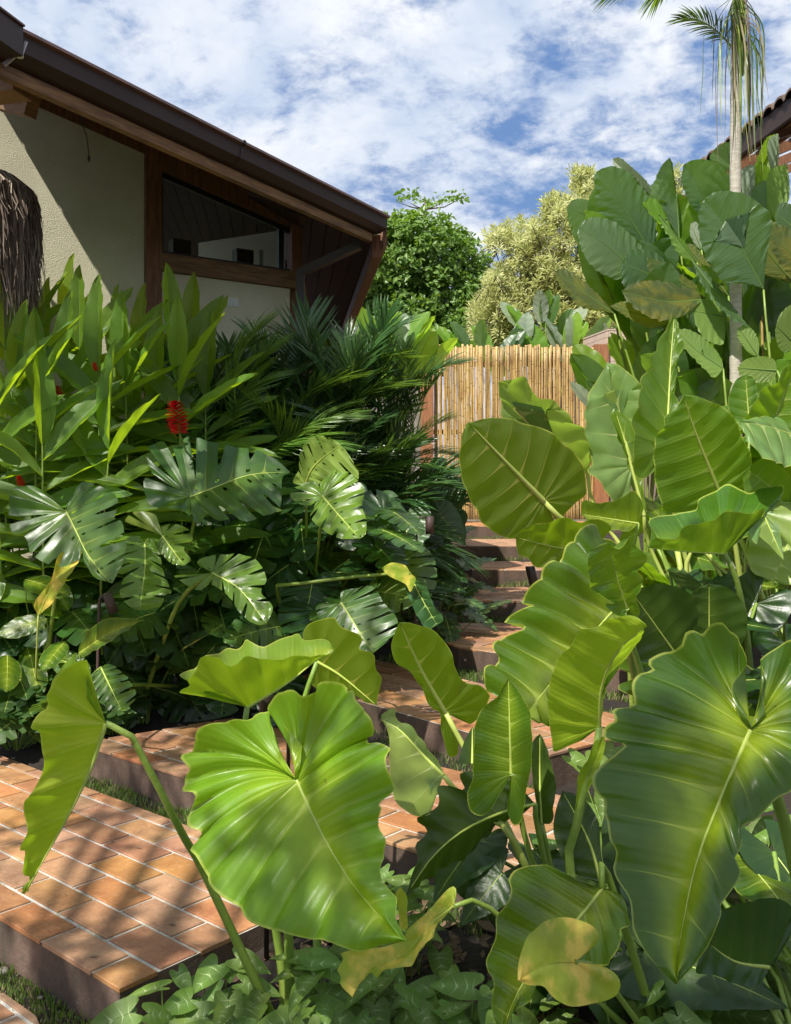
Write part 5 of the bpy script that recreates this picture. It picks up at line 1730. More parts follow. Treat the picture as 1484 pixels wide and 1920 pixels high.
def ginger(pxb, d, top_px, top_py, n, label, size=.66, flower=False, tip=True):
    d += .8
    top = P(top_px, top_py + (45 if 190 < top_px < 330 else 15), d)
    b = P(pxb, 900, d + .1); b.z = gz(b.x, b.y)
    e = empty('red_ginger', b, label, 'plant', GG)
    pts = catmull([b, b * .5 + top * .5 + Vector((rr.uniform(-.05, .05), 0, .05)), top], 20)
    mb = MB()
    mb.tube([Vector(q) for q in pts], [.013 - .0004 * i for i in range(20)], M['stalk'], 6, False)
    mb.build('stem', e)
    ax = Vector(pts[-1]) - Vector(pts[-4]); ax.normalize()
    az = rr.uniform(-.5, .5)
    plane = Vector((math.cos(az), math.sin(az), 0))
    for i in range(n):
        t = 1 - i / (n - 1) * .52
        p = Vector(pts[0]) if t <= 0 else Vector([float(np.interp(t * 19, range(20), pts[:, c])) for c in range(3)])
        s_ = 1 if i % 2 else -1
        spread = .35 + .85 * min(1, (i + .3) / 5)
        dr = ax * math.cos(spread) + plane * s_ * math.sin(spread) + Vector((rr.uniform(-.15, .15), rr.uniform(-.3, .25), 0))
        g_ = gl[0] if i < 4 else rr.choice(gl[:3])
        if tip and i == 0:
            g_ = gl[3]; dr = ax + Vector((rr.uniform(-.1, .1), 0, 0))
        put('leaf', g_, e, basis(p, dr, ax * rr.uniform(.3, 1.0) + Vector((rr.uniform(-.5, .5), rr.uniform(-1.1, -.4), .5)), size * rr.uniform(.85, 1.12), rr.uniform(-.35, .35)))
    return e


GL = [(160, 6.0, 45, 620, 13, 'ginger stem with the tallest leaf, beside the hanging thatch'),
      (40, 5.8, 10, 640, 12, 'ginger stem cut by the left edge of the picture'),
      (90, 6.2, 90, 650, 12, 'ginger stem in front of the lower end of the thatch'),
      (170, 5.9, 150, 640, 13, 'ginger stem before the sunlit strip of wall, leftmost of two'),
      (200, 6.2, 215, 640, 12, 'ginger stem before the sunlit strip of wall, rightmost of two'),
      (165, 5.5, 185, 690, 16, 'nearest ginger stem with paired drooping leaves'),
      (70, 5.3, 70, 730, 15, 'ginger stem with pleated leaves at mid left'),
      (320, 6.2, 325, 620, 12, 'ginger stem with a rolled lime leaf in front of the timber post'),
      (330, 6.4, 355, 660, 11, 'ginger stem below the window'),
      (290, 5.9, 290, 720, 14, 'ginger stem left of the red flower spike'),
      (370, 5.9, 385, 730, 13, 'ginger stem right of the red flower spike'),
      (10, 5.2, -10, 730, 12, 'low ginger stem at the far left edge'),
      (240, 6.0, 250, 760, 12, 'shaded ginger stem behind the paired leaves'),
      (420, 6.3, 400, 790, 10, 'short ginger stem before the dark palms'),
      (120, 5.6, 118, 700, 14, 'ginger stem between the nearest stem and the pleated one'),
      (230, 5.7, 235, 670, 14, 'ginger stem whose leaf tip crosses the timber post foot'),
      (25, 5.5, 25, 700, 13, 'ginger stem just inside the left edge'),
      (260, 6.5, 265, 650, 11, 'rear ginger stem against the sunlit wall strip'),
      (120, 6.6, 125, 610, 11, 'rear ginger stem in front of the shaded wall'),
      (340, 5.6, 335, 700, 12, 'ginger stem rising behind the large red spike'),
      (200, 5.2, 205, 800, 12, 'low ginger stem above the holed monstera leaf'),
      (90, 5.1, 80, 820, 11, 'low ginger stem above the left monstera')]
GE = [ginger(*g) for g in GL]
for i, (px, py, d, s_, gi) in enumerate(((337, 812, 5.75, 1.0, 10), (113, 742, 6.1, .34, 5), (182, 695, 6.1, .28, 3),
                                         (42, 912, 5.9, .36, 6))):
    p = P(px, py, d)
    e = GE[gi]
    b = Vector((e.location.x * .5 + p.x * .5, e.location.y, p.z - .55))
    put('flower', BR, e, basis(p, (0, 1, 0), (0, 0, 1), s_) @ Matrix.Rotation(rr.uniform(-.35, .1), 4, 'Y'))
    mb = MB(); mb.tube([Vector(q) for q in catmull([p, p * .6 + b * .4 + Vector((0, .05, 0)), b, Vector(e.location)], 10)], .006, M['stalk'], 5, False); mb.build('flower_stalk', e)


# ------------------------------------------------------------------ palms
def frond_mesh(seed, m, Lf=1.1, n=30, droop=.5, ll=.42, wl=.022, vee=.5, hang=.3):
    r_ = random.Random(seed)
    mb = MB()
    pts = []
    for i in range(16):
        t = i / 15
        pts.append(Vector((0, math.sin(t * 1.0) * Lf * .95, (t * Lf * .55 - droop * Lf * t * t))))
    mb.tube(pts, [.009 - .0005 * i for i in range(16)], M['stalk'], 5, False)
    for i in range(n):
        t = .16 + .84 * i / (n - 1)
        k = t * 15
        a, b = pts[int(min(14, k))], pts[int(min(14, k)) + 1]
        p = a.lerp(b, k - int(min(14, k)))
        tg = (b - a).normalized()
        for s_ in (-1, 1):
            ang = math.radians(62 - 42 * t + r_.uniform(-6, 6))
            side = Vector((s_, 0, 0))
            up = side.cross(tg) * -s_
            up = Vector((0, -tg.z, tg.y))
            dr = (tg * math.cos(ang) + side * math.sin(ang) + up * (vee * (1 - .4 * t) + r_.uniform(-.12, .12))).normalized()
            l_ = ll * (math.sin(math.pi * (0.18 + .72 * t)) ** .7) * r_.uniform(.85, 1.1)
            wdt = wl * r_.uniform(.8, 1.15)
            w_ax = dr.cross(up).normalized()
            b0 = len(mb.v)
            sg = 4
            for q in range(sg + 1):
                u = q / sg
                c = p + dr * (l_ * u) + Vector((0, 0, -hang * l_ * u * u))
                ww = wdt * (1 - u) ** .6 * (0.45 + 1.1 * min(1, u * 3)) if q < sg else 0.001
                mb.v += [c + w_ax * ww / 2, c + up * (-.18 * ww), c - w_ax * ww / 2]
            for q in range(sg):
                o_ = b0 + q * 3
                mb.face([o_, o_ + 3, o_ + 4, o_ + 1], m, smooth=False)
                mb.face([o_ + 1, o_ + 4, o_ + 5, o_ + 2], m, smooth=False)
    return mb.mesh('frond')


FR = [frond_mesh(1, M['palm']), frond_mesh(2, M['palm'], droop=.7, vee=.35), frond_mesh(3, M['palm'], droop=.3, vee=.7), frond_mesh(5, M['palm'], n=24, ll=.5, wl=.03, droop=.45)]
FRL = [frond_mesh(4, M['palm_lime'], droop=.55, vee=.5), frond_mesh(6, M['palm_lime'], droop=.8, hang=.6)]
GP_ = 'feathery palms massed under the eaves'


def palm(px, d, top_py, n, label, spreadx=.5, size=(.75, 1.05), lime=.25, lean=0):
    b = P(px, 930, d); b.z = gz(b.x, b.y)
    top = P(px, top_py, d)
    e = empty('feather_palm', b, label, 'palm', GP_)
    for i in range(n):
        f = i / n
        hz = b.z + (top.z - b.z) * (1 - .75 * f) * .82
        an = i * 2.399 + rr.uniform(-.3, .3)
        cxo = rr.uniform(-.28, .28)
        pitch = 1.15 - 1.1 * f + rr.uniform(-.2, .2)
        dr = Vector((math.sin(an) * math.cos(pitch) + lean, -abs(math.cos(an)) * math.cos(pitch) * .45, math.sin(pitch)))
        c = Vector((b.x + cxo, b.y + rr.uniform(-.1, .1), hz - .25))
        me = rr.choice(FRL) if rr.random() < lime else rr.choice(FR)
        put('frond', me, e, basis(c, dr, Vector((0, -.35, 1)), rr.uniform(*size), rr.uniform(-.5, .5)))
        if i % 3 == 0:
            mb = MB(); mb.tube([c, Vector((b.x + rr.uniform(-.08, .08), b.y + .05, b.z))], .012, M['stalk'], 5, False)
            mb.build('stem', e)
    return e


palm(405, 7.0, 650, 26, 'feather palm below the window beside the ginger leaves', lime=.85)
palm(480, 7.2, 640, 30, 'feather palm in front of the light switch', lime=.6)
palm(560, 7.5, 630, 32, 'feather palm at the foot of the brown downpipe')
palm(625, 7.4, 622, 32, 'feather palm under the outer corner of the eaves')
palm(700, 7.7, 630, 30, 'feather palm just left of the bamboo fence', lime=.1)
palm(745, 8.3, 650, 20, 'feather palm whose fronds cross the bamboo poles', lime=.05, lean=.06, size=(.65, .9))
palm(600, 7.5, 700, 16, 'low feather palm behind the lime monstera', lime=.3)
palm(480, 7.4, 740, 14, 'low shaded feather palm behind the widest monstera leaf', lime=.2)
palm(680, 7.9, 760, 12, 'low feather palm above the velvety heart leaf', lime=.0, size=(.5, .7))


# ------------------------------------------------------------------ slim palm on the right
def tall_palm():
    d = 7.5
    b = P(1371, 930, d); b.z = gz(b.x, b.y)
    e = empty('slender_palm', b, 'slender pale ringed palm with drooping dry leaflets at upper right', 'palm')
    top = P(1385, 60, d)
    pts, rad = [], []
    N = 64
    for i in range(N):
        t = i / (N - 1)
        p = Vector((b.x + (top.x - b.x) * t + .015 * math.sin(t * 5), d, b.z + (top.z - b.z) * t))
        pts.append(p)
        rad.append((.053 - .012 * t) * (1.07 if i % 4 == 0 else 1.0))
    mb = MB(); mb.tube(pts, rad, M['trunk'], 14); mb.build('trunk', e)
    cs = MB(); cs.tube([top + Vector((0, 0, -.35)), top, top + Vector((.01, 0, .5))], [.042, .055, .045], M['stalk_pale'], 12); cs.build('crownshaft', e)
    me_up = frond_mesh(11, M['palm_lime'], Lf=1.5, n=34, droop=.8, ll=.42, wl=.026, hang=.8)
    me_dn = frond_mesh(12, M['palm'], Lf=1.4, n=34, droop=.9, ll=.42, wl=.024, hang=1.0)
    c = top + Vector((.0, 0, .32))
    for (x, y, z, s_, me) in ((-1, -.1, .55, .85, me_up), (-.7, -.7, .6, .6, me_dn), (1, -.2, .4, .75, me_dn), (.5, -.8, .8, .6, me_up), (.8, .5, .6, .8, me_up), (-.5, .8, .8, .8, me_up), (1, .3, .9, .8, me_dn), (-1, .4, .7, .8, me_dn), (.3, -1, .4, .5, me_up)):
        put('frond', me, e, basis(c, (x, y, z), (0, 0, 1), s_, rr.uniform(-.3, .3)))
    me = frond_mesh(13, M['palm'], Lf=.62, n=26, droop=.55, ll=.22, wl=.012, vee=.3)
    put('frond', me, e, basis(P(1375, 92, d), (-1, -.1, .5), (0, 0, 1), 1.0, .2))
    for k in range(70):
        x0 = rr.uniform(1368, 1405)
        x1 = x0 + rr.gauss(8, 22)
        y0 = rr.uniform(-10, 70)
        y1 = rr.uniform(150, 330) if k % 3 else rr.uniform(100, 190)
        p0, p1 = P(x0, y0, d - .06), P(x1, y1, d + rr.uniform(-.25, .1))
        mid = Vector((p1.x * .8 + p0.x * .2, (p0.y + p1.y) / 2, p0.z * .72 + p1.z * .28 + .03))
        e2_ = p1 + Vector((rr.uniform(-.03, .03), 0, 0))
        cp = catmull([p0, mid, p1.lerp(mid, .4), e2_], 14)
        sb = MB()
        w_ = rr.uniform(.003, .0075)
        ph_ = rr.uniform(0, 3)
        mt = rr.choice([M['palm'], M['palm_lime'], M['palm_lime'], M['drygrass'], M['thatch'], M['stalk_pale']])
        for q in range(14):
            ww = w_ * (1 - (q / 14) ** 2) + .0004
            dv = Vector((math.cos(ph_ + q * .12), math.sin(ph_ + q * .12), 0)) * ww
            sb.v += [Vector(cp[q]) + dv, Vector(cp[q]) - dv]
        for q in range(13):
            sb.face([q * 2, q * 2 + 1, q * 2 + 3, q * 2 + 2], mt)
        sb.build('hanging_leaflet', e)


tall_palm()


def window_palm():
    d = 12.5
    b = P(436, 520, d)
    e = empty('leaning_palm', Vector((b.x + .2, d, 1.2)), 'leaning pale trunked palm glimpsed through the slanted window', 'palm')
    mb = MB(); mb.tube([Vector((b.x + .2, d, 1.2)), b, P(415, 460, d), P(388, 405, d)], [.09, .075, .07, .06], M['trunk'], 10); mb.build('trunk', e)
    for k in range(12):
        an = k * 2.4
        put('frond', rr.choice(FRL), e, basis(P(388, 405, d), (math.cos(an), math.sin(an) * .5, rr.uniform(-.5, .4)), (0, -.4, 1), rr.uniform(.8, 1.1)))
    for k in range(9):
        an = rr.uniform(-1.2, 1.2)
        put('frond', rr.choice(FRL), e, basis(P(rr.uniform(320, 520), 500, d + rr.uniform(0, 1)), (math.sin(an), 0, 1), (0, -1, .3), rr.uniform(.8, 1.2)))


window_palm()

# ------------------------------------------------------------------ background trees
def leaf_cards(mb, centers, normals, size, m, rs, cnt=1, aspect=.55):
    for c, n in zip(centers, normals):
        t = Vector(n).orthogonal().normalized()
        t = Matrix.Rotation(rs.uniform(0, 6.28), 3, Vector(n)) @ t
        b = Vector(n).cross(t)
        s_ = size * rs.uniform(.6, 1.25)
        b0 = len(mb.v)
        c = Vector(c)
        mb.v += [c - t * s_ * .5, c + b * s_ * aspect * .5 + Vector(n) * s_ * .1, c + t * s_ * .5, c - b * s_ * aspect * .5 + Vector(n) * s_ * .1]
        mb.face([b0, b0 + 1, b0 + 2, b0 + 3], m, smooth=False)


def almond_tree():
    d = 30.0
    e = empty('almond_tree', (P(790, 930, d).x, d, 1.2), 'round dark leaved tree behind the bamboo fence, with one sparse tier on top', 'tree')
    rs = random.Random(5)
    mb = MB()
    lobes = []
    for (px, py, r_) in ((790, 520, 1.75), (740, 470, 1.2), (850, 480, 1.15), (700, 410, .7), (720, 560, 1.3), (870, 560, 1.2), (790, 430, 1.15), (690, 480, .9), (880, 510, .7), (800, 600, 1.6), (700, 620, 1.2), (890, 620, 1.0), (650, 540, 1.0), (760, 640, 1.4), (845, 425, .6), (690, 425, 1.0), (665, 480, 1.1), (725, 430, 1.0), (900, 560, .8), (640, 600, 1.2)):
        lobes.append((P(px, 560 + (py - 560) * .8 + 12, d + rs.uniform(-.6, .8)), r_))
    for c, r_ in lobes:
        n = int(1500 * r_ * r_)
        # clusters of rosettes
        for k in range(n // 6):
            th, ph = rs.uniform(0, 2 * math.pi), math.acos(rs.uniform(-.75, 1))
            nr = Vector((math.sin(ph) * math.cos(th), math.sin(ph) * math.sin(th), math.cos(ph)))
            if nr.y > .55: continue
            rc = r_ * rs.choice([1.0, 1.05, 1.12, .92, .78])
            cc = c + Vector((nr.x, nr.y * .8, nr.z)) * rc
            for q in range(8):
                dv = Vector((rs.gauss(0, .10), rs.gauss(0, .08), rs.gauss(0, .07)))
                nn = (nr * .6 + Vector((rs.uniform(-1, 1), rs.uniform(-1, 1), rs.uniform(-.2, 1.2)))).normalized()
                leaf_cards(mb, [cc + dv], [nn], .21, M['tree'], rs)
    # sparse top tier
    for k in range(210):
        x = rs.uniform(742, 878)
        f = abs((x - 800) / 75)
        y = 376 + rs.gauss(0, 4) - 10 * math.sin((x - 742) / 136 * 9) * .6 + (-12 if rs.random() < .25 else 0)
        if rs.random() < .15: continue
        nn = Vector((rs.uniform(-1, 1), rs.uniform(-1, 1), rs.uniform(.2, 1.2))).normalized()
        leaf_cards(mb, [P(x, y, d + rs.uniform(-.5, .5))], [nn], .2, M['tree'], rs)
    mb.build('crown', e)
    tb = MB()
    b = P(795, 930, d); b.z = 1
    tb.tube([b, P(792, 700, d), P(790, 560, d), P(796, 440, d), P(797, 375, d)], [.25, .2, .14, .07, .02], M['bark'], 8)
    for (x, y) in ((745, 382), (770, 385), (830, 384), (872, 372)):
        tb.tube([P(796, 393, d), P((x + 796) / 2, 388, d), P(x, y - 4, d)], [.03, .02, .01], M['bark'], 5)
    for (x, y) in ((720, 480), (860, 480), (700, 560), (880, 560)):
        tb.tube([P(792, 650, d), P((x + 792) / 2, (y + 600) / 2, d), P(x, y, d)], [.12, .08, .03], M['bark'], 6)
    tb.build('trunk', e)


almond_tree()


def variegated_tree():
    d = 19.0
    e = empty('variegated_tree', (P(1030, 930, d).x, d, 1.2), 'cream and yellow variegated tree with whorled leaves right of the dark tree', 'tree')
    rs = random.Random(8)
    mb = MB()
    tb = MB()
    b = P(1040, 930, d); b.z = 1.2
    tb.tube([b, P(1035, 700, d), P(1040, 560, d)], [.12, .1, .06], M['bark'], 7)
    spots = []
    for (px, py, rx, ry, n) in ((1050, 480, 75, 75, 130), (1000, 540, 90, 60, 120), (1090, 400, 45, 60, 55), (970, 450, 55, 30, 34), (1030, 600, 120, 50, 120), (930, 600, 50, 50, 50), (1100, 560, 60, 60, 60),
                                (1085, 335, 16, 22, 8), (1105, 350, 20, 25, 10), (1040, 395, 26, 24, 16), (940, 445, 26, 12, 8), (1265, 345, 20, 28, 10), (930, 640, 60, 20, 20)):
        for k in range(int(n * 2.2)):
            a, r_ = rs.uniform(0, 6.28), math.sqrt(rs.random())
            spots.append((px + rx * r_ * math.cos(a), py + ry * r_ * math.sin(a), d + rs.uniform(-1.1, 1.2) * (1 if rx > 30 else .2)))
    for (x, y, dd) in spots:
        c = P(x, y, dd)
        ax = Vector((rs.uniform(-.7, .7), rs.uniform(-.9, .2), rs.uniform(.4, 1))).normalized()
        if rs.random() < .35:
            tb.tube([c - ax * .45, c - ax * .1, c], [.015, .012, .01], M['bark'], 4, False)
        for w_ in range(3):
            for q in range(6):
                an = q * 1.047 + w_ * .5
                t = ax.orthogonal().normalized()
                t = Matrix.Rotation(an, 3, ax) @ t
                el = .25 + .4 * w_
                dr = (t * math.cos(el) + ax * math.sin(el)).normalized()
                s_ = ax.cross(t)
                l_ = .21 * rs.uniform(.7, 1.25)
                p0 = c + ax * (.05 * w_ - .05)
                m_ = p0 + dr * l_ * .55
                tp = p0 + dr * l_ - Vector((0, 0, .04))
                b0 = len(mb.v)
                mb.v += [p0, m_ + s_ * .019, tp, m_ - s_ * .019]
                uvq = [(.5, .5), (.5, .5), (.5, .5), (.5, .5)]
                if rs.random() < .4:
                    uvq = [(.0, .3), (.0, .3), (.5, .6), (.5, .6)]
                mb.face([b0, b0 + 1, b0 + 2, b0 + 3], M['variegated'], uvq)
    mb.build('crown', e)
    tb.build('trunk', e)


variegated_tree()

# paddle leaf plants behind the fence
pad = [generic('leaf', OUT_PADDLE, M['cal_grey'], 1, 1, .18, .1, nv=8, K=4, J=5, seed=50, ribr=.006, rib=M['rib_green']),
       generic('leaf', OUT_PADDLE, M['cal_lime'], 1, 1, .18, .2, nv=8, K=4, J=5, seed=51, ribr=.006, rib=M['rib_green']),
       generic('leaf', OUT_PADDLE, M['cal'], 1, 1, .1, .3, nv=8, K=4, J=5, seed=52, ribr=.006, rib=M['rib_green'])]


def paddle_plant(px, py_top, d, n, label, wts=(1, 1, 1), size=(.7, 1.0), group='paddle leaf plants behind the bamboo fence', zb=1.28):
    b = P(px, 930, d); b.z = zb
    top = P(px, py_top, d)
    e = empty('paddle_leaf_plant', b, label, 'plant', group)
    for i in range(n):
        an = rr.uniform(-1.9, 1.9)
        sz = rr.uniform(*size)
        p = Vector((b.x + math.sin(an) * .35 + rr.uniform(-.15, .15), b.y - math.cos(an) * .2, top.z - sz * rr.uniform(.75, 1.5)))
        dr = Vector((math.sin(an) * .55, -math.cos(an) * .2, 1))
        me = rr.choices(pad, wts)[0]
        put('leaf', me, e, basis(p, dr, Vector((-math.sin(an) * .6, -1 if rr.random() < .6 else .6, .4)), sz, rr.uniform(-.6, .6)))
        mb = MB(); mb.tube([p, Vector((b.x, b.y, b.z))], .012, M['stalk'], 5, False); mb.build('leaf_stalk', e)


paddle_plant(685, 575, 13.5, 9, 'pale paddle leaf plant between the eaves and the dark tree', (1, 3, 1))
paddle_plant(745, 585, 14.0, 8, 'lime paddle leaf plant left of the bamboo fence top', (1, 3, 1))
paddle_plant(900, 608, 17.0, 9, 'low paddle leaf plant behind the left half of the fence', (0, 2, 2), (.5, .8))
paddle_plant(960, 600, 17.5, 9, 'paddle leaf plant behind the middle of the fence', (1, 2, 2), (.5, .8))
paddle_plant(1020, 560, 17.5, 9, 'paddle leaf plant with a tall narrow leaf behind the fence', (1, 1, 3), (.6, 1.0))
paddle_plant(1070, 590, 17.2, 11, 'silvery paddle leaf plant left of the pink tiled block', (4, 1, 1), (.7, 1.0))
paddle_plant(1120, 580, 18.8, 10, 'silvery paddle leaf plant behind the pink tiled block', (3, 1, 1), (.7, 1.0))
for (px, py, d) in ((1210, 640, 9.2), (1290, 560, 9.4), (1370, 540, 9.6), (1440, 500, 9.4), (1480, 620, 8.8)):
    paddle_plant(px, py, d, 9, {1210: 'paddle leaf plant filling the gap right of the pink block', 1290: 'rear paddle leaf plant left of the palm trunk',
                               1370: 'rear paddle leaf plant straight behind the palm trunk', 1440: 'rear paddle leaf plant below the clay tile roof', 1480: 'low paddle leaf plant at the right margin'}[px],
                 (1, 2, 4), (.6, .9), group='rear paddle leaf plants on the right', zb=.9)

fill([c1, c2, c3], pad[1:], (1190, 600, 1500, 790), 20, (8.3, 7.8), (.5, .8), yawr=(-1.2, 1.2), pitchr=(.2, 1.2), srad=.009, upv=(0, -1, .3))
fill([c2, c3], pad, (1180, 500, 1500, 680), 22, (8.9, 8.5), (.6, .95), yawr=(-1.4, 1.4), pitchr=(.2, 1.3), stalk=False, upv=(0, -.9, .4))

fill([c1, c2, c3], [pad[2], pad[2], pad[1]], (1150, 490, 1500, 700), 34, (8.8, 8.2), (.75, 1.0), yawr=(-.9, .9), pitchr=(.7, 1.4), stalk=False, upv=(0, -1, .3))

# ------------------------------------------------------------------ arrowhead vine ground cover
syn = [generic('leaf', OUT_SYN, M['syn'], 1, 1, b, .12, nv=6, K=4, J=6, corr=.01, wave=.01, seed=60 + i, ribr=.008, rib=M['syn']) for i, b in enumerate((.1, .3, .2))]
GS = 'arrowhead vines carpeting the bed'


def vine(px, py, d, n, label, spread=.22, size=(.09, .15), hmax=.25):
    n = int(n * 2.3); size = (size[0] * .85, size[1] * 1.1)
    b = P(px, py, d); b.z = gz(b.x, b.y)
    e = empty('arrowhead_vine', b, label, 'vine', GS)
    for i in range(n):
        an = rr.uniform(0, 6.28)
        r = spread * math.sqrt(rr.random())
        p = b + Vector((math.cos(an) * r, math.sin(an) * r * .8, rr.uniform(.05, hmax)))
        dr = toward(rr.uniform(-2.2, 2.2), rr.uniform(-.7, .25))
        put('leaf', rr.choice(syn), e, basis(p, dr, Vector((rr.uniform(-.3, .3), -.3, 1)), rr.uniform(*size), rr.uniform(-.4, .4)))
        if i % 2 == 0:
            mb = MB(); mb.tube([Vector(q) for q in catmull([p, p * .5 + b * .5 + Vector((0, 0, .03)), b + Vector((math.cos(an) * r * .4, math.sin(an) * r * .4, 0))], 5)], .0025, M['stalk'], 4, False)
            mb.build('leaf_stalk', e)


VN = [(310, 1850, 2.75, 16, 'arrowhead vine with white veined leaves at the corner of the first landing', .16, (.10, .15), .34),
      (300, 1900, 2.6, 10, 'arrowhead vine touching the bottom edge at left', .14, (.09, .13), .22),
      (400, 1720, 3.05, 9, 'arrowhead vine against the edge of the first landing', .12, (.10, .14), .25),
      (520, 1830, 2.8, 14, 'arrowhead vine under the tip of the giant lime leaf', .2, (.09, .14), .26),
      (590, 1880, 2.6, 12, 'arrowhead vine at the bottom edge below the giant lime leaf', .18, (.09, .13), .2),
      (700, 1860, 2.7, 12, 'arrowhead vine beneath the yellow tipped leaf', .2, (.09, .14), .2),
      (790, 1800, 2.85, 16, 'arrowhead vine between the yellow tipped leaf and the dark leaf', .22, (.09, .14), .22),
      (830, 1880, 2.6, 14, 'arrowhead vine at the bottom edge left of the golden leaf', .2, (.09, .14), .2),
      (760, 1660, 3.3, 10, 'arrowhead vine right of the giant lime leaf', .14, (.10, .15), .35),
      (1020, 1640, 3.0, 7, 'arrowhead vine in front of the upright leaf stalks', .14, (.12, .17), .35),
      (1000, 1870, 2.6, 12, 'arrowhead vine behind the golden leaf', .2, (.09, .14), .2),
      (1130, 1900, 2.5, 12, 'arrowhead vine right of the golden leaf', .2, (.09, .14), .16),
      (1260, 1890, 2.5, 12, 'arrowhead vine below the tip of the largest dark leaf', .2, (.1, .14), .16),
      (1380, 1870, 2.3, 9, 'large leaved arrowhead vine in the bottom right corner', .2, (.15, .2), .2),
      (1470, 1860, 2.2, 8, 'arrowhead vine cut by the right edge near the bottom', .16, (.15, .2), .25),
      (1450, 1660, 2.9, 14, 'arrowhead vine lit by the sun at the right edge', .25, (.1, .15), .4),
      (1180, 1500, 3.6, 14, 'arrowhead vine between the lime leaf and the largest dark leaf', .25, (.12, .17), .55),
      (1230, 1440, 3.9, 12, 'arrowhead vine deep between the giant leaves', .25, (.12, .17), .5),
      (1120, 1560, 3.3, 8, 'shaded arrowhead vine behind the thick bent stalk', .2, (.12, .16), .4),
      (1420, 1560, 3.3, 12, 'arrowhead vine behind the right half of the largest leaf', .3, (.12, .16), .5)]
VN += [(470, 1880, 2.7, 12, 'arrowhead vine just left of the stalks under the giant lime leaf', .2, (.09, .14), .28),
       (640, 1800, 2.95, 12, 'arrowhead vine behind the yellow tipped leaf', .2, (.1, .15), .3),
       (880, 1830, 2.75, 12, 'arrowhead vine left of the large dark drooping leaf', .2, (.1, .15), .25),
       (700, 1900, 2.5, 10, 'arrowhead vine at the middle of the bottom edge', .2, (.1, .15), .22),
       (1330, 1800, 2.6, 12, 'arrowhead vine right of the tip of the largest dark leaf', .22, (.12, .17), .28),
       (1230, 1780, 2.9, 10, 'arrowhead vine shaded behind the tip of the largest dark leaf', .2, (.1, .15), .3)]
for v in VN:
    vine(*v)


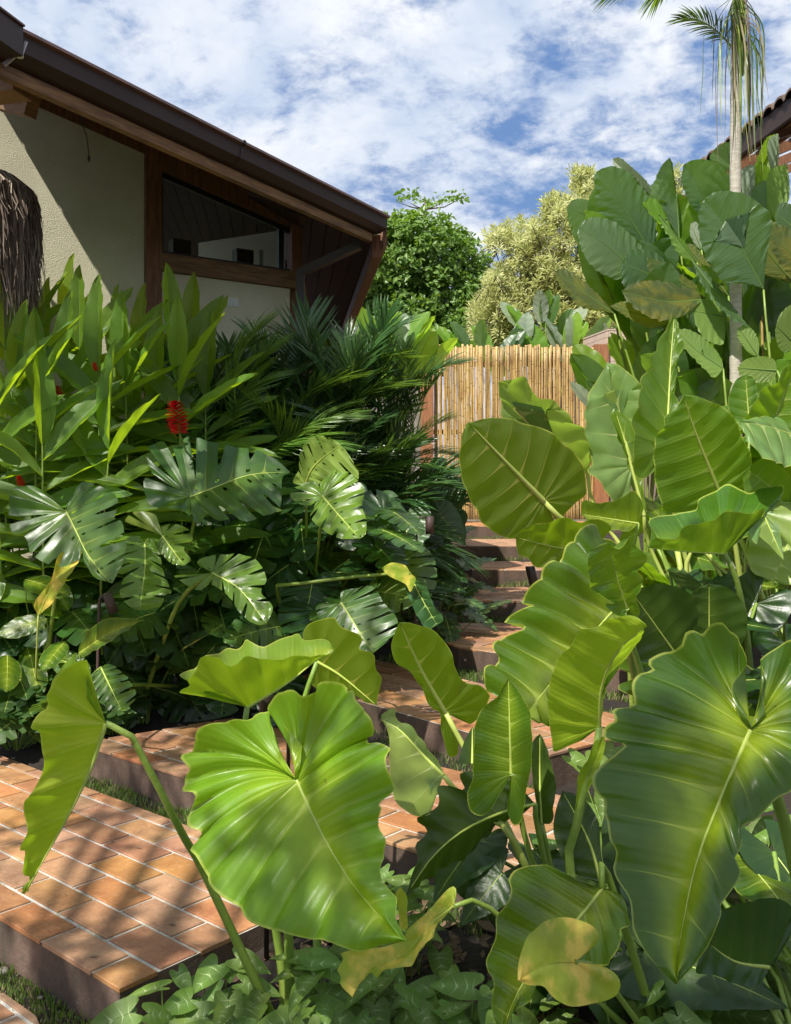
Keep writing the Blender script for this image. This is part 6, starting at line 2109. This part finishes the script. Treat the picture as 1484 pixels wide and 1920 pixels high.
# ------------------------------------------------------------------ grass, litter, pebbles
def grass():
    rs = random.Random(11)
    mb = MB()
    dm = MB()

    def blade(t_, x, y, z, hgt, m):
        a = rs.uniform(0, 6.28)
        w_ = rs.uniform(.002, .0045)
        lx, ly = rs.uniform(-.5, .5) * hgt, rs.uniform(-.5, .5) * hgt
        c, s_ = math.cos(a) * w_, math.sin(a) * w_
        b0 = len(t_.v)
        t_.v += [Vector((x - c, y - s_, z)), Vector((x + c, y + s_, z)), Vector((x + c * .7 + lx * .4, y + s_ * .7 + ly * .4, z + hgt * .6)),
                 Vector((x - c * .7 + lx * .4, y - s_ * .7 + ly * .4, z + hgt * .6)), Vector((x + lx, y + ly, z + hgt))]
        t_.face([b0, b0 + 1, b0 + 2, b0 + 3], m)
        t_.face([b0 + 3, b0 + 2, b0 + 4], m)

    def strip(pa, pb, width, n, hr, clump=1.0):
        pa, pb = Vector(pa), Vector(pb)
        d = (pb - pa); L_ = d.length; d.normalize(); nn = Vector((-d.y, d.x))
        for i in range(n):
            t = rs.random() * L_
            o_ = (rs.random() - .5) * width
            p = pa + d * t + nn * o_
            if math.sin(p.x * 9) * math.sin(p.y * 7 + 1) < -.45 and rs.random() < .75: continue
            h_ = rs.uniform(*hr)
            if rs.random() < .6:
                blade(mb, p.x, p.y, gz(p.x, p.y) - .005, h_, M['grass'])
            else:
                blade(dm, p.x, p.y, gz(p.x, p.y) - .005, h_ * .7, M['drygrass'])
    strip(ne(2.88, -5.2), ne(2.88, -2.0), .13, 3800, (.02, .055))
    strip(ne(1.685, -5.2), ne(1.685, -2.8), .12, 2600, (.015, .05))
    # turf right of the small landing and in front of the first riser
    for i in range(7500):
        n_, e_ = rs.uniform(.4, 1.72), rs.uniform(-2.86, -2.45)
        if i % 3 == 0: n_, e_ = rs.uniform(1.60, 1.74), rs.uniform(-5, -2.5)
        x, y = ne(n_, e_)
        if math.sin(x * 11) * math.sin(y * 9 + 1) < -.3 and rs.random() < .8: continue
        if rs.random() < .5:
            blade(mb, x, y, gz(x, y) - .004, rs.uniform(.015, .05), M['grass'])
        else:
            blade(dm, x, y, gz(x, y) - .004, rs.uniform(.01, .03), M['drygrass'])
    strip((-0.75, 6.35), (.72, 4.52), .12, 1800, (.02, .05))
    strip((-0.1, 7.3), (1.5, 5.25), .16, 2200, (.02, .06))
    strip((0.45, 6.75), (1.6, 5.78), .14, 1500, (.02, .06))
    strip((0.4, 8.21), (2.4, 8.21), .14, 1500, (.02, .07))
    strip((0.6, 9.61), (2.6, 9.61), .06, 1100, (.03, .08))
    strip((0.7, 11.0), (2.7, 11.0), .12, 900, (.03, .08))
    strip((0.6, 12.95), (2.9, 12.95), .16, 700, (.03, .08))
    strip((0.3, 15.75), (3.3, 15.75), .06, 500, (.03, .09))
    g_ = mb.build('grass'); tag(g_, 'short green grass in the strips between the paved steps', 'grass', kind='stuff')
    g_ = dm.build('dry_grass'); tag(g_, 'dry straw coloured blades mixed into the grass strips', 'grass', kind='stuff')
    # litter of dead leaves on the bed
    lt = MB()
    for i in range(1500):
        px, d = rs.uniform(230, 1500), rs.uniform(2.35, 3.9)
        x = (px - 742) / F * d
        n_, e_ = x * NV[0] + d * NV[1], x * EV[0] + d * EV[1]
        if n_ > 2.9 or (e_ < -2.64 and n_ > 1.7): continue
        z = gz(x, d) + rs.uniform(.004, .03)
        nn = Vector((rs.uniform(-.6, .6), rs.uniform(-.8, .3), 1)).normalized()
        leaf_cards(lt, [(x, d, z)], [nn], rs.uniform(.03, .09), M['litter'], rs, aspect=.5)
    o = lt.build('leaf_litter'); tag(o, 'brown dead leaves lying on the dark soil', 'leaf litter', kind='stuff')
    for i in range(70):
        n_, e_ = rs.uniform(1.76, 3.9), rs.uniform(-5.2, -2.2)
        if 2.8 < n_ < 2.96 or (n_ < 2.8 and e_ > -2.7): continue
        x, y = ne(n_, e_)
        leaf_cards(lt, [(x, y, (.124 if n_ < 2.85 else .294) + .009)], [Vector((rs.uniform(-.2, .2), rs.uniform(-.2, .2), 1)).normalized()], rs.uniform(.012, .035), M['litter'], rs, aspect=.5)
    # dead twigs
    tw = MB()
    for i in range(90):
        px, d = rs.uniform(300, 1400), rs.uniform(2.4, 3.2)
        x = (px - 742) / F * d
        a = rs.uniform(0, 3.14); l_ = rs.uniform(.06, .2)
        z = gz(x, d) + .02
        tw.tube([(x, d, z), (x + math.cos(a) * l_, d + math.sin(a) * l_, z + rs.uniform(0, .05))], rs.uniform(.0015, .004), M['litter'], 4, False)
    o = tw.build('dead_twigs'); tag(o, 'thin dead twigs strewn over the soil', 'twigs', kind='stuff')
    # pebbles in the turf corner
    for (px, py, r_, lb) in ((62, 1812, .018, 'grey pebble in the turf above the small landing'), (5, 1820, .022, 'pebble at the left edge beside the small landing'),
                             (76, 1812 + 55, .009, 'tiny pebble near the bottom left edge'), (218, 1610 - 95, .012, 'pale pebble in the grass strip behind the first landing')):
        H_ = 1.79 if py > 1700 else 1.62
        dd = F * H_ / (py - HY)
        x = (px - 742) / F * dd
        me = bpy.data.meshes.new('pebble')
        bm = bmesh.new()
        bmesh.ops.create_icosphere(bm, subdivisions=2, radius=r_)
        for v in bm.verts:
            v.co = Vector((v.co.x * 1.3, v.co.y, v.co.z * .6)) * (1 + .12 * math.sin(v.co.x * 200 + v.co.y * 130))
        for f_ in bm.faces: f_.smooth = True
        bm.to_mesh(me); bm.free(); me.materials.append(M['pebble'])
        o = link('pebble', me, None, loc=(x, dd, gz(x, dd) + r_ * .4))
        tag(o, lb, 'pebble', 'pebbles in the turf')
    # fallen bits on the tiles
    fb = MB()
    for i in range(520):
        n_, e_ = rs.uniform(1.76, 3.9), rs.uniform(-4.9, -2.7)
        if 2.8 < n_ < 2.96: continue
        x, y = ne(n_, e_)
        z = (.124 if n_ < 2.85 else .294) + .003
        a = rs.uniform(0, 6.28); l_ = rs.uniform(.002, .007) if rs.random() < .93 else .02
        c, s_ = math.cos(a) * l_, math.sin(a) * l_
        b0 = len(fb.v)
        fb.v += [Vector((x - c, y - s_, z)), Vector((x + s_ * .3, y - c * .3, z + .002)), Vector((x + c, y + s_, z + .001)), Vector((x - s_ * .3, y + c * .3, z + .003))]
        fb.face([b0, b0 + 1, b0 + 2, b0 + 3], M['litter'])
    o = fb.build('fallen_specks'); tag(o, 'tiny dark seeds and specks scattered on the tiles', 'debris', kind='stuff')


grass()


# ------------------------------------------------------------------ garden lamps
def lamp_arched(pxs, pys, d, head, label, r=.006, hr=.026, hl=.1, tiltv=(0, 0, 1)):
    g0 = P(pxs, pys, d); base = Vector((g0.x - .02, d, gz(g0.x, d)))
    e = empty('path_lamp', base, label, 'lamp', 'brown garden spike lamps')
    hx = P(head[0], head[1], d)
    st = MB()
    top = Vector((g0.x + .005, d, hx.z - .03))
    st.tube([Vector(q) for q in catmull([base, g0, top, top + Vector((.012, 0, .035)), top + Vector((.04, 0, .047)), hx + Vector((-.01, 0, .012))], 20)], r, M['metal_lamp'], 8)
    st.build('stem', e)
    hd = MB()
    tv = Vector(tiltv).normalized()
    hd.tube([hx + tv * .02, hx + tv * .018, hx - tv * hl, hx - tv * (hl - .004)], [hr * .7, hr, hr, hr * .8], M['metal_lamp'], 16)
    hd.build('lamp_head', e)


lamp_arched(781, 1080, 6.75, (806, 973), 'arched brown path lamp in front of the velvety heart leaves', .008, .031, .11)
lamp_arched(186, 1150, 5.7, (203, 1118), 'brown path lamp tilted among the monstera leaves at left', .010, .030, .11, (-.35, 0, 1))


def lamp_stub(px, y0, y1, d, r, label, lean=0.0):
    a, b = P(px, y0, d), P(px + lean, y1, d)
    e = empty('path_lamp', Vector((b.x, d, gz(b.x, d))), label, 'lamp', 'brown garden spike lamps')
    mb = MB(); mb.tube([a, a - Vector((0, 0, .004)), b], [r * .9, r, r], M['metal_dark'], 16); mb.build('lamp_head', e)
    mb = MB(); mb.tube([b, Vector((b.x, d, gz(b.x, d)))], r * .35, M['metal_dark'], 8); mb.build('stem', e)


lamp_stub(994, 1062, 1112, 8.8, .045, 'short dark cylinder lamp beside the middle steps', 12)
lamp_stub(500, 1293, 1336, 3.45, .027, 'dark cylinder lamp half hidden behind the cupped lime leaf')
lamp_stub(541, 1385, 1470, 3.3, .007, 'thin dark lamp stem seen through the notch of the giant lime leaf')


# ------------------------------------------------------------------ thatch parasol at the left edge
def thatch():
    d = 6.2
    c = P(-32, 300, d + .3)
    e = empty('thatch_parasol', Vector((c.x - .8, c.y, gz(-3.5, 6.5))), 'parasol of dry brown palm thatch hanging into the left edge', 'parasol')
    rs = random.Random(4)
    mb = MB()
    for i in range(3200):
        a = rs.uniform(-1.35, 1.9)
        rad = rs.uniform(.55, .63) if rs.random() < .8 else rs.uniform(.2, .6)
        cx_, cy_ = c.x - .32, c.y + .1
        x, y = cx_ + rad * math.cos(a), cy_ - rad * math.sin(a) * .8
        z0 = EYE + (930 - 310) / F * d - .0 + (.63 - rad) * .35 + rs.uniform(-.02, .02)
        l_ = rs.uniform(.3, 1.15) * rs.uniform(.7, 1)
        w_ = rs.uniform(.003, .009)
        p0 = Vector((x - .10 * math.cos(a), y, z0 + .03))
        p1 = Vector((x, y, z0 - .05))
        p2 = Vector((x + rs.uniform(-.05, .05), y + rs.uniform(-.02, .02), z0 - l_ * .5))
        p3 = Vector((x + rs.uniform(-.09, .08), y + rs.uniform(-.03, .03), z0 - l_))
        stm = M['thatch_pale'] if rs.random() < .22 else M['thatch']
        b0 = len(mb.v)
        for k, p in enumerate((p0, p1, p2, p3)):
            ww = w_ * (1, 1, .8, .2)[k]
            an = rs.uniform(0, 3.1)
            mb.v += [p + Vector((ww, ww * rs.uniform(-1, 1), 0)), p - Vector((ww, ww * rs.uniform(-1, 1), 0))]
        for k in range(3):
            mb.face([b0 + 2 * k, b0 + 2 * k + 1, b0 + 2 * k + 3, b0 + 2 * k + 2], stm)
    o = mb.build('thatch', e)
    core = MB()
    cx_, cy_ = c.x - .32, c.y + .1
    pr = [(.36, -.75), (.40, -.4), (.43, -.08), (.40, .03), (.25, .14), (.02, .2)]
    zt_ = EYE + (930 - 320) / F * d
    sg = 18
    for (r_, z_) in pr:
        for k in range(sg):
            an = 2 * math.pi * k / sg
            core.v.append(Vector((cx_ + r_ * math.cos(an), cy_ + r_ * math.sin(an) * .8, zt_ + z_ * .8)))
    for i in range(len(pr) - 1):
        for k in range(sg):
            k2 = (k + 1) % sg
            core.face([i * sg + k, i * sg + k2, (i + 1) * sg + k2, (i + 1) * sg + k], M['bark'], smooth=True)
    core.build('thatch_core', e)
    pl = MB(); pl.tube([(cx_, cy_, zt_), (cx_, cy_, gz(cx_, cy_))], .05, M['wood'], 8); pl.build('pole', e)


thatch()


# ------------------------------------------------------------------ filler leaves low in the giant plants
arr = [generic('leaf', OUT_ARROW, M['philo_dark'], 1, 1, .2, -.05, nv=9, K=5, J=8, corr=.03, wave=.012, seed=70 + i, ribr=.008) for i in range(2)]
arr2 = [generic('leaf', OUT_ARROW, M['philo'], 1, 1, .2, -.05, nv=9, K=5, J=8, corr=.03, wave=.012, seed=75, ribr=.008)]
ear3 = [generic('leaf', OUT_HEART, M['ear'], 1, 1, .2, -.05, nv=9, K=5, J=8, corr=.02, wave=.012, seed=77, ribr=.010, rib=M['stalk_pale'])]
fill([pe], arr + arr2, (1190, 1090, 1484, 1320), 16, (5.0, 4.5), (.35, .55), srad=.010, yawr=(-1.6, 1.6), pitchr=(-.9, .5))
fill([pf, pg], ear3 + arr2, (1180, 960, 1500, 1130), 14, (6.4, 5.7), (.35, .6), srad=.012, pitchr=(-.6, .9))
fill([pf, pg], ear3, (1250, 800, 1500, 1000), 10, (6.6, 6.2), (.4, .65), srad=.012, pitchr=(-.3, 1.1))
fill([pd], arr + arr2, (1200, 1450, 1500, 1720), 8, (3.4, 2.9), (.3, .45), srad=.009)
fill([pc_], arr, (960, 1560, 1250, 1800), 9, (3.1, 2.9), (.25, .4), srad=.008)
fill([pb], arr, (860, 1560, 1010, 1700), 4, (3.35, 3.1), (.2, .3), srad=.007)


def added_shade_tree():
    """unseen tree added behind the viewpoint, its leaf pads aimed to shade chosen spots"""
    e = empty('added_shade_tree', (-4.6, -4.6, -.4), 'unseen broad leaved tree added behind the viewpoint to dapple the foreground', 'tree')
    rs = random.Random(21)
    mb = MB(); tb = MB()
    trunk_top = Vector((-3.4, -3.6, 6.0))
    tb.tube([Vector((-4.6, -4.6, -.4)), Vector((-4.3, -4.4, 2.5)), trunk_top], [.22, .18, .12], M['bark'], 9)
    T_ = [(180, 1130, 6.0, .5, 1.0), (430, 1170, 6.2, .5, 1.0), (60, 1000, 6.0, .3, .8), (610, 1150, 6.0, .4, 1.0), (200, 870, 6.6, .45, 1.0), (60, 840, 6.3, .3, 1.0), (330, 880, 6.6, .3, .9), (500, 1080, 6.0, .3, .9), (730, 900, 7.6, .4, .9), (600, 820, 7.2, .3, .8), (690, 1060, 6.8, .4, .8), (1255, 1660, 1.9, .34, 1.0), (1180, 1560, 1.95, .16, .8), (1160, 1740, 2.4, .3, .9), (900, 1780, 2.5, .2, .9), (760, 1850, 2.5, .34, .8), (1110, 1600, 2.9, .3, .9), (1420, 1600, 2.3, .3, .8),
          (80, 1790, 3.3, .34, 1.0), (330, 1770, 3.4, .26, 1.0), (420, 1400, 2.4, .13, 1.2), (650, 1480, 2.4, .10, 1.1), (40, 1560, 4.5, .2, .6), (860, 1600, 3.1, .28, 1.0),
          (180, 1200, 4.8, .5, .7), (480, 1220, 5.0, .5, .7), (650, 1180, 4.8, .35, .7), (60, 1350, 4.4, .4, .7), (1100, 1060, 9.0, .3, .5), 
          (380, 1480, 4.4, .25, .7), (250, 1040, 5.0, .25, .6), (560, 1000, 5.2, .2, .6), (1230, 1230, 4.3, .35, .8), (1400, 1180, 4.8, .4, .7), (520, 1900, 2.5, .3, .7), (1250, 1900, 2.3, .4, .9)]
    for (px, py, d, r_, den) in T_:
        t = P(px, py, d)
        L_ = rs.uniform(6.5, 8.5)
        c = t + SUN * L_  # added leaf pad, set sunward of the spot it is to shade
        n = int(den * 160 * r_ * r_ / .1 * .5) + 4
        for k in range(n):
            v = Vector((rs.gauss(0, .5), rs.gauss(0, .5), rs.gauss(0, .35))) * r_
            nn = Vector((rs.uniform(-1, 1), rs.uniform(-1, 1), rs.uniform(.3, 1.4))).normalized()
            leaf_cards(mb, [c + v], [nn], .13, M['tree'], rs, aspect=.55)
        tb.tube([Vector(q) for q in catmull([trunk_top, trunk_top * .5 + c * .5 + Vector((0, 0, -.3)), c], 6)], [.05, .04, .03, .02, .014, .008], M['bark'], 5, False)
    mb.build('crown', e)
    tb.build('trunk', e)


added_shade_tree()
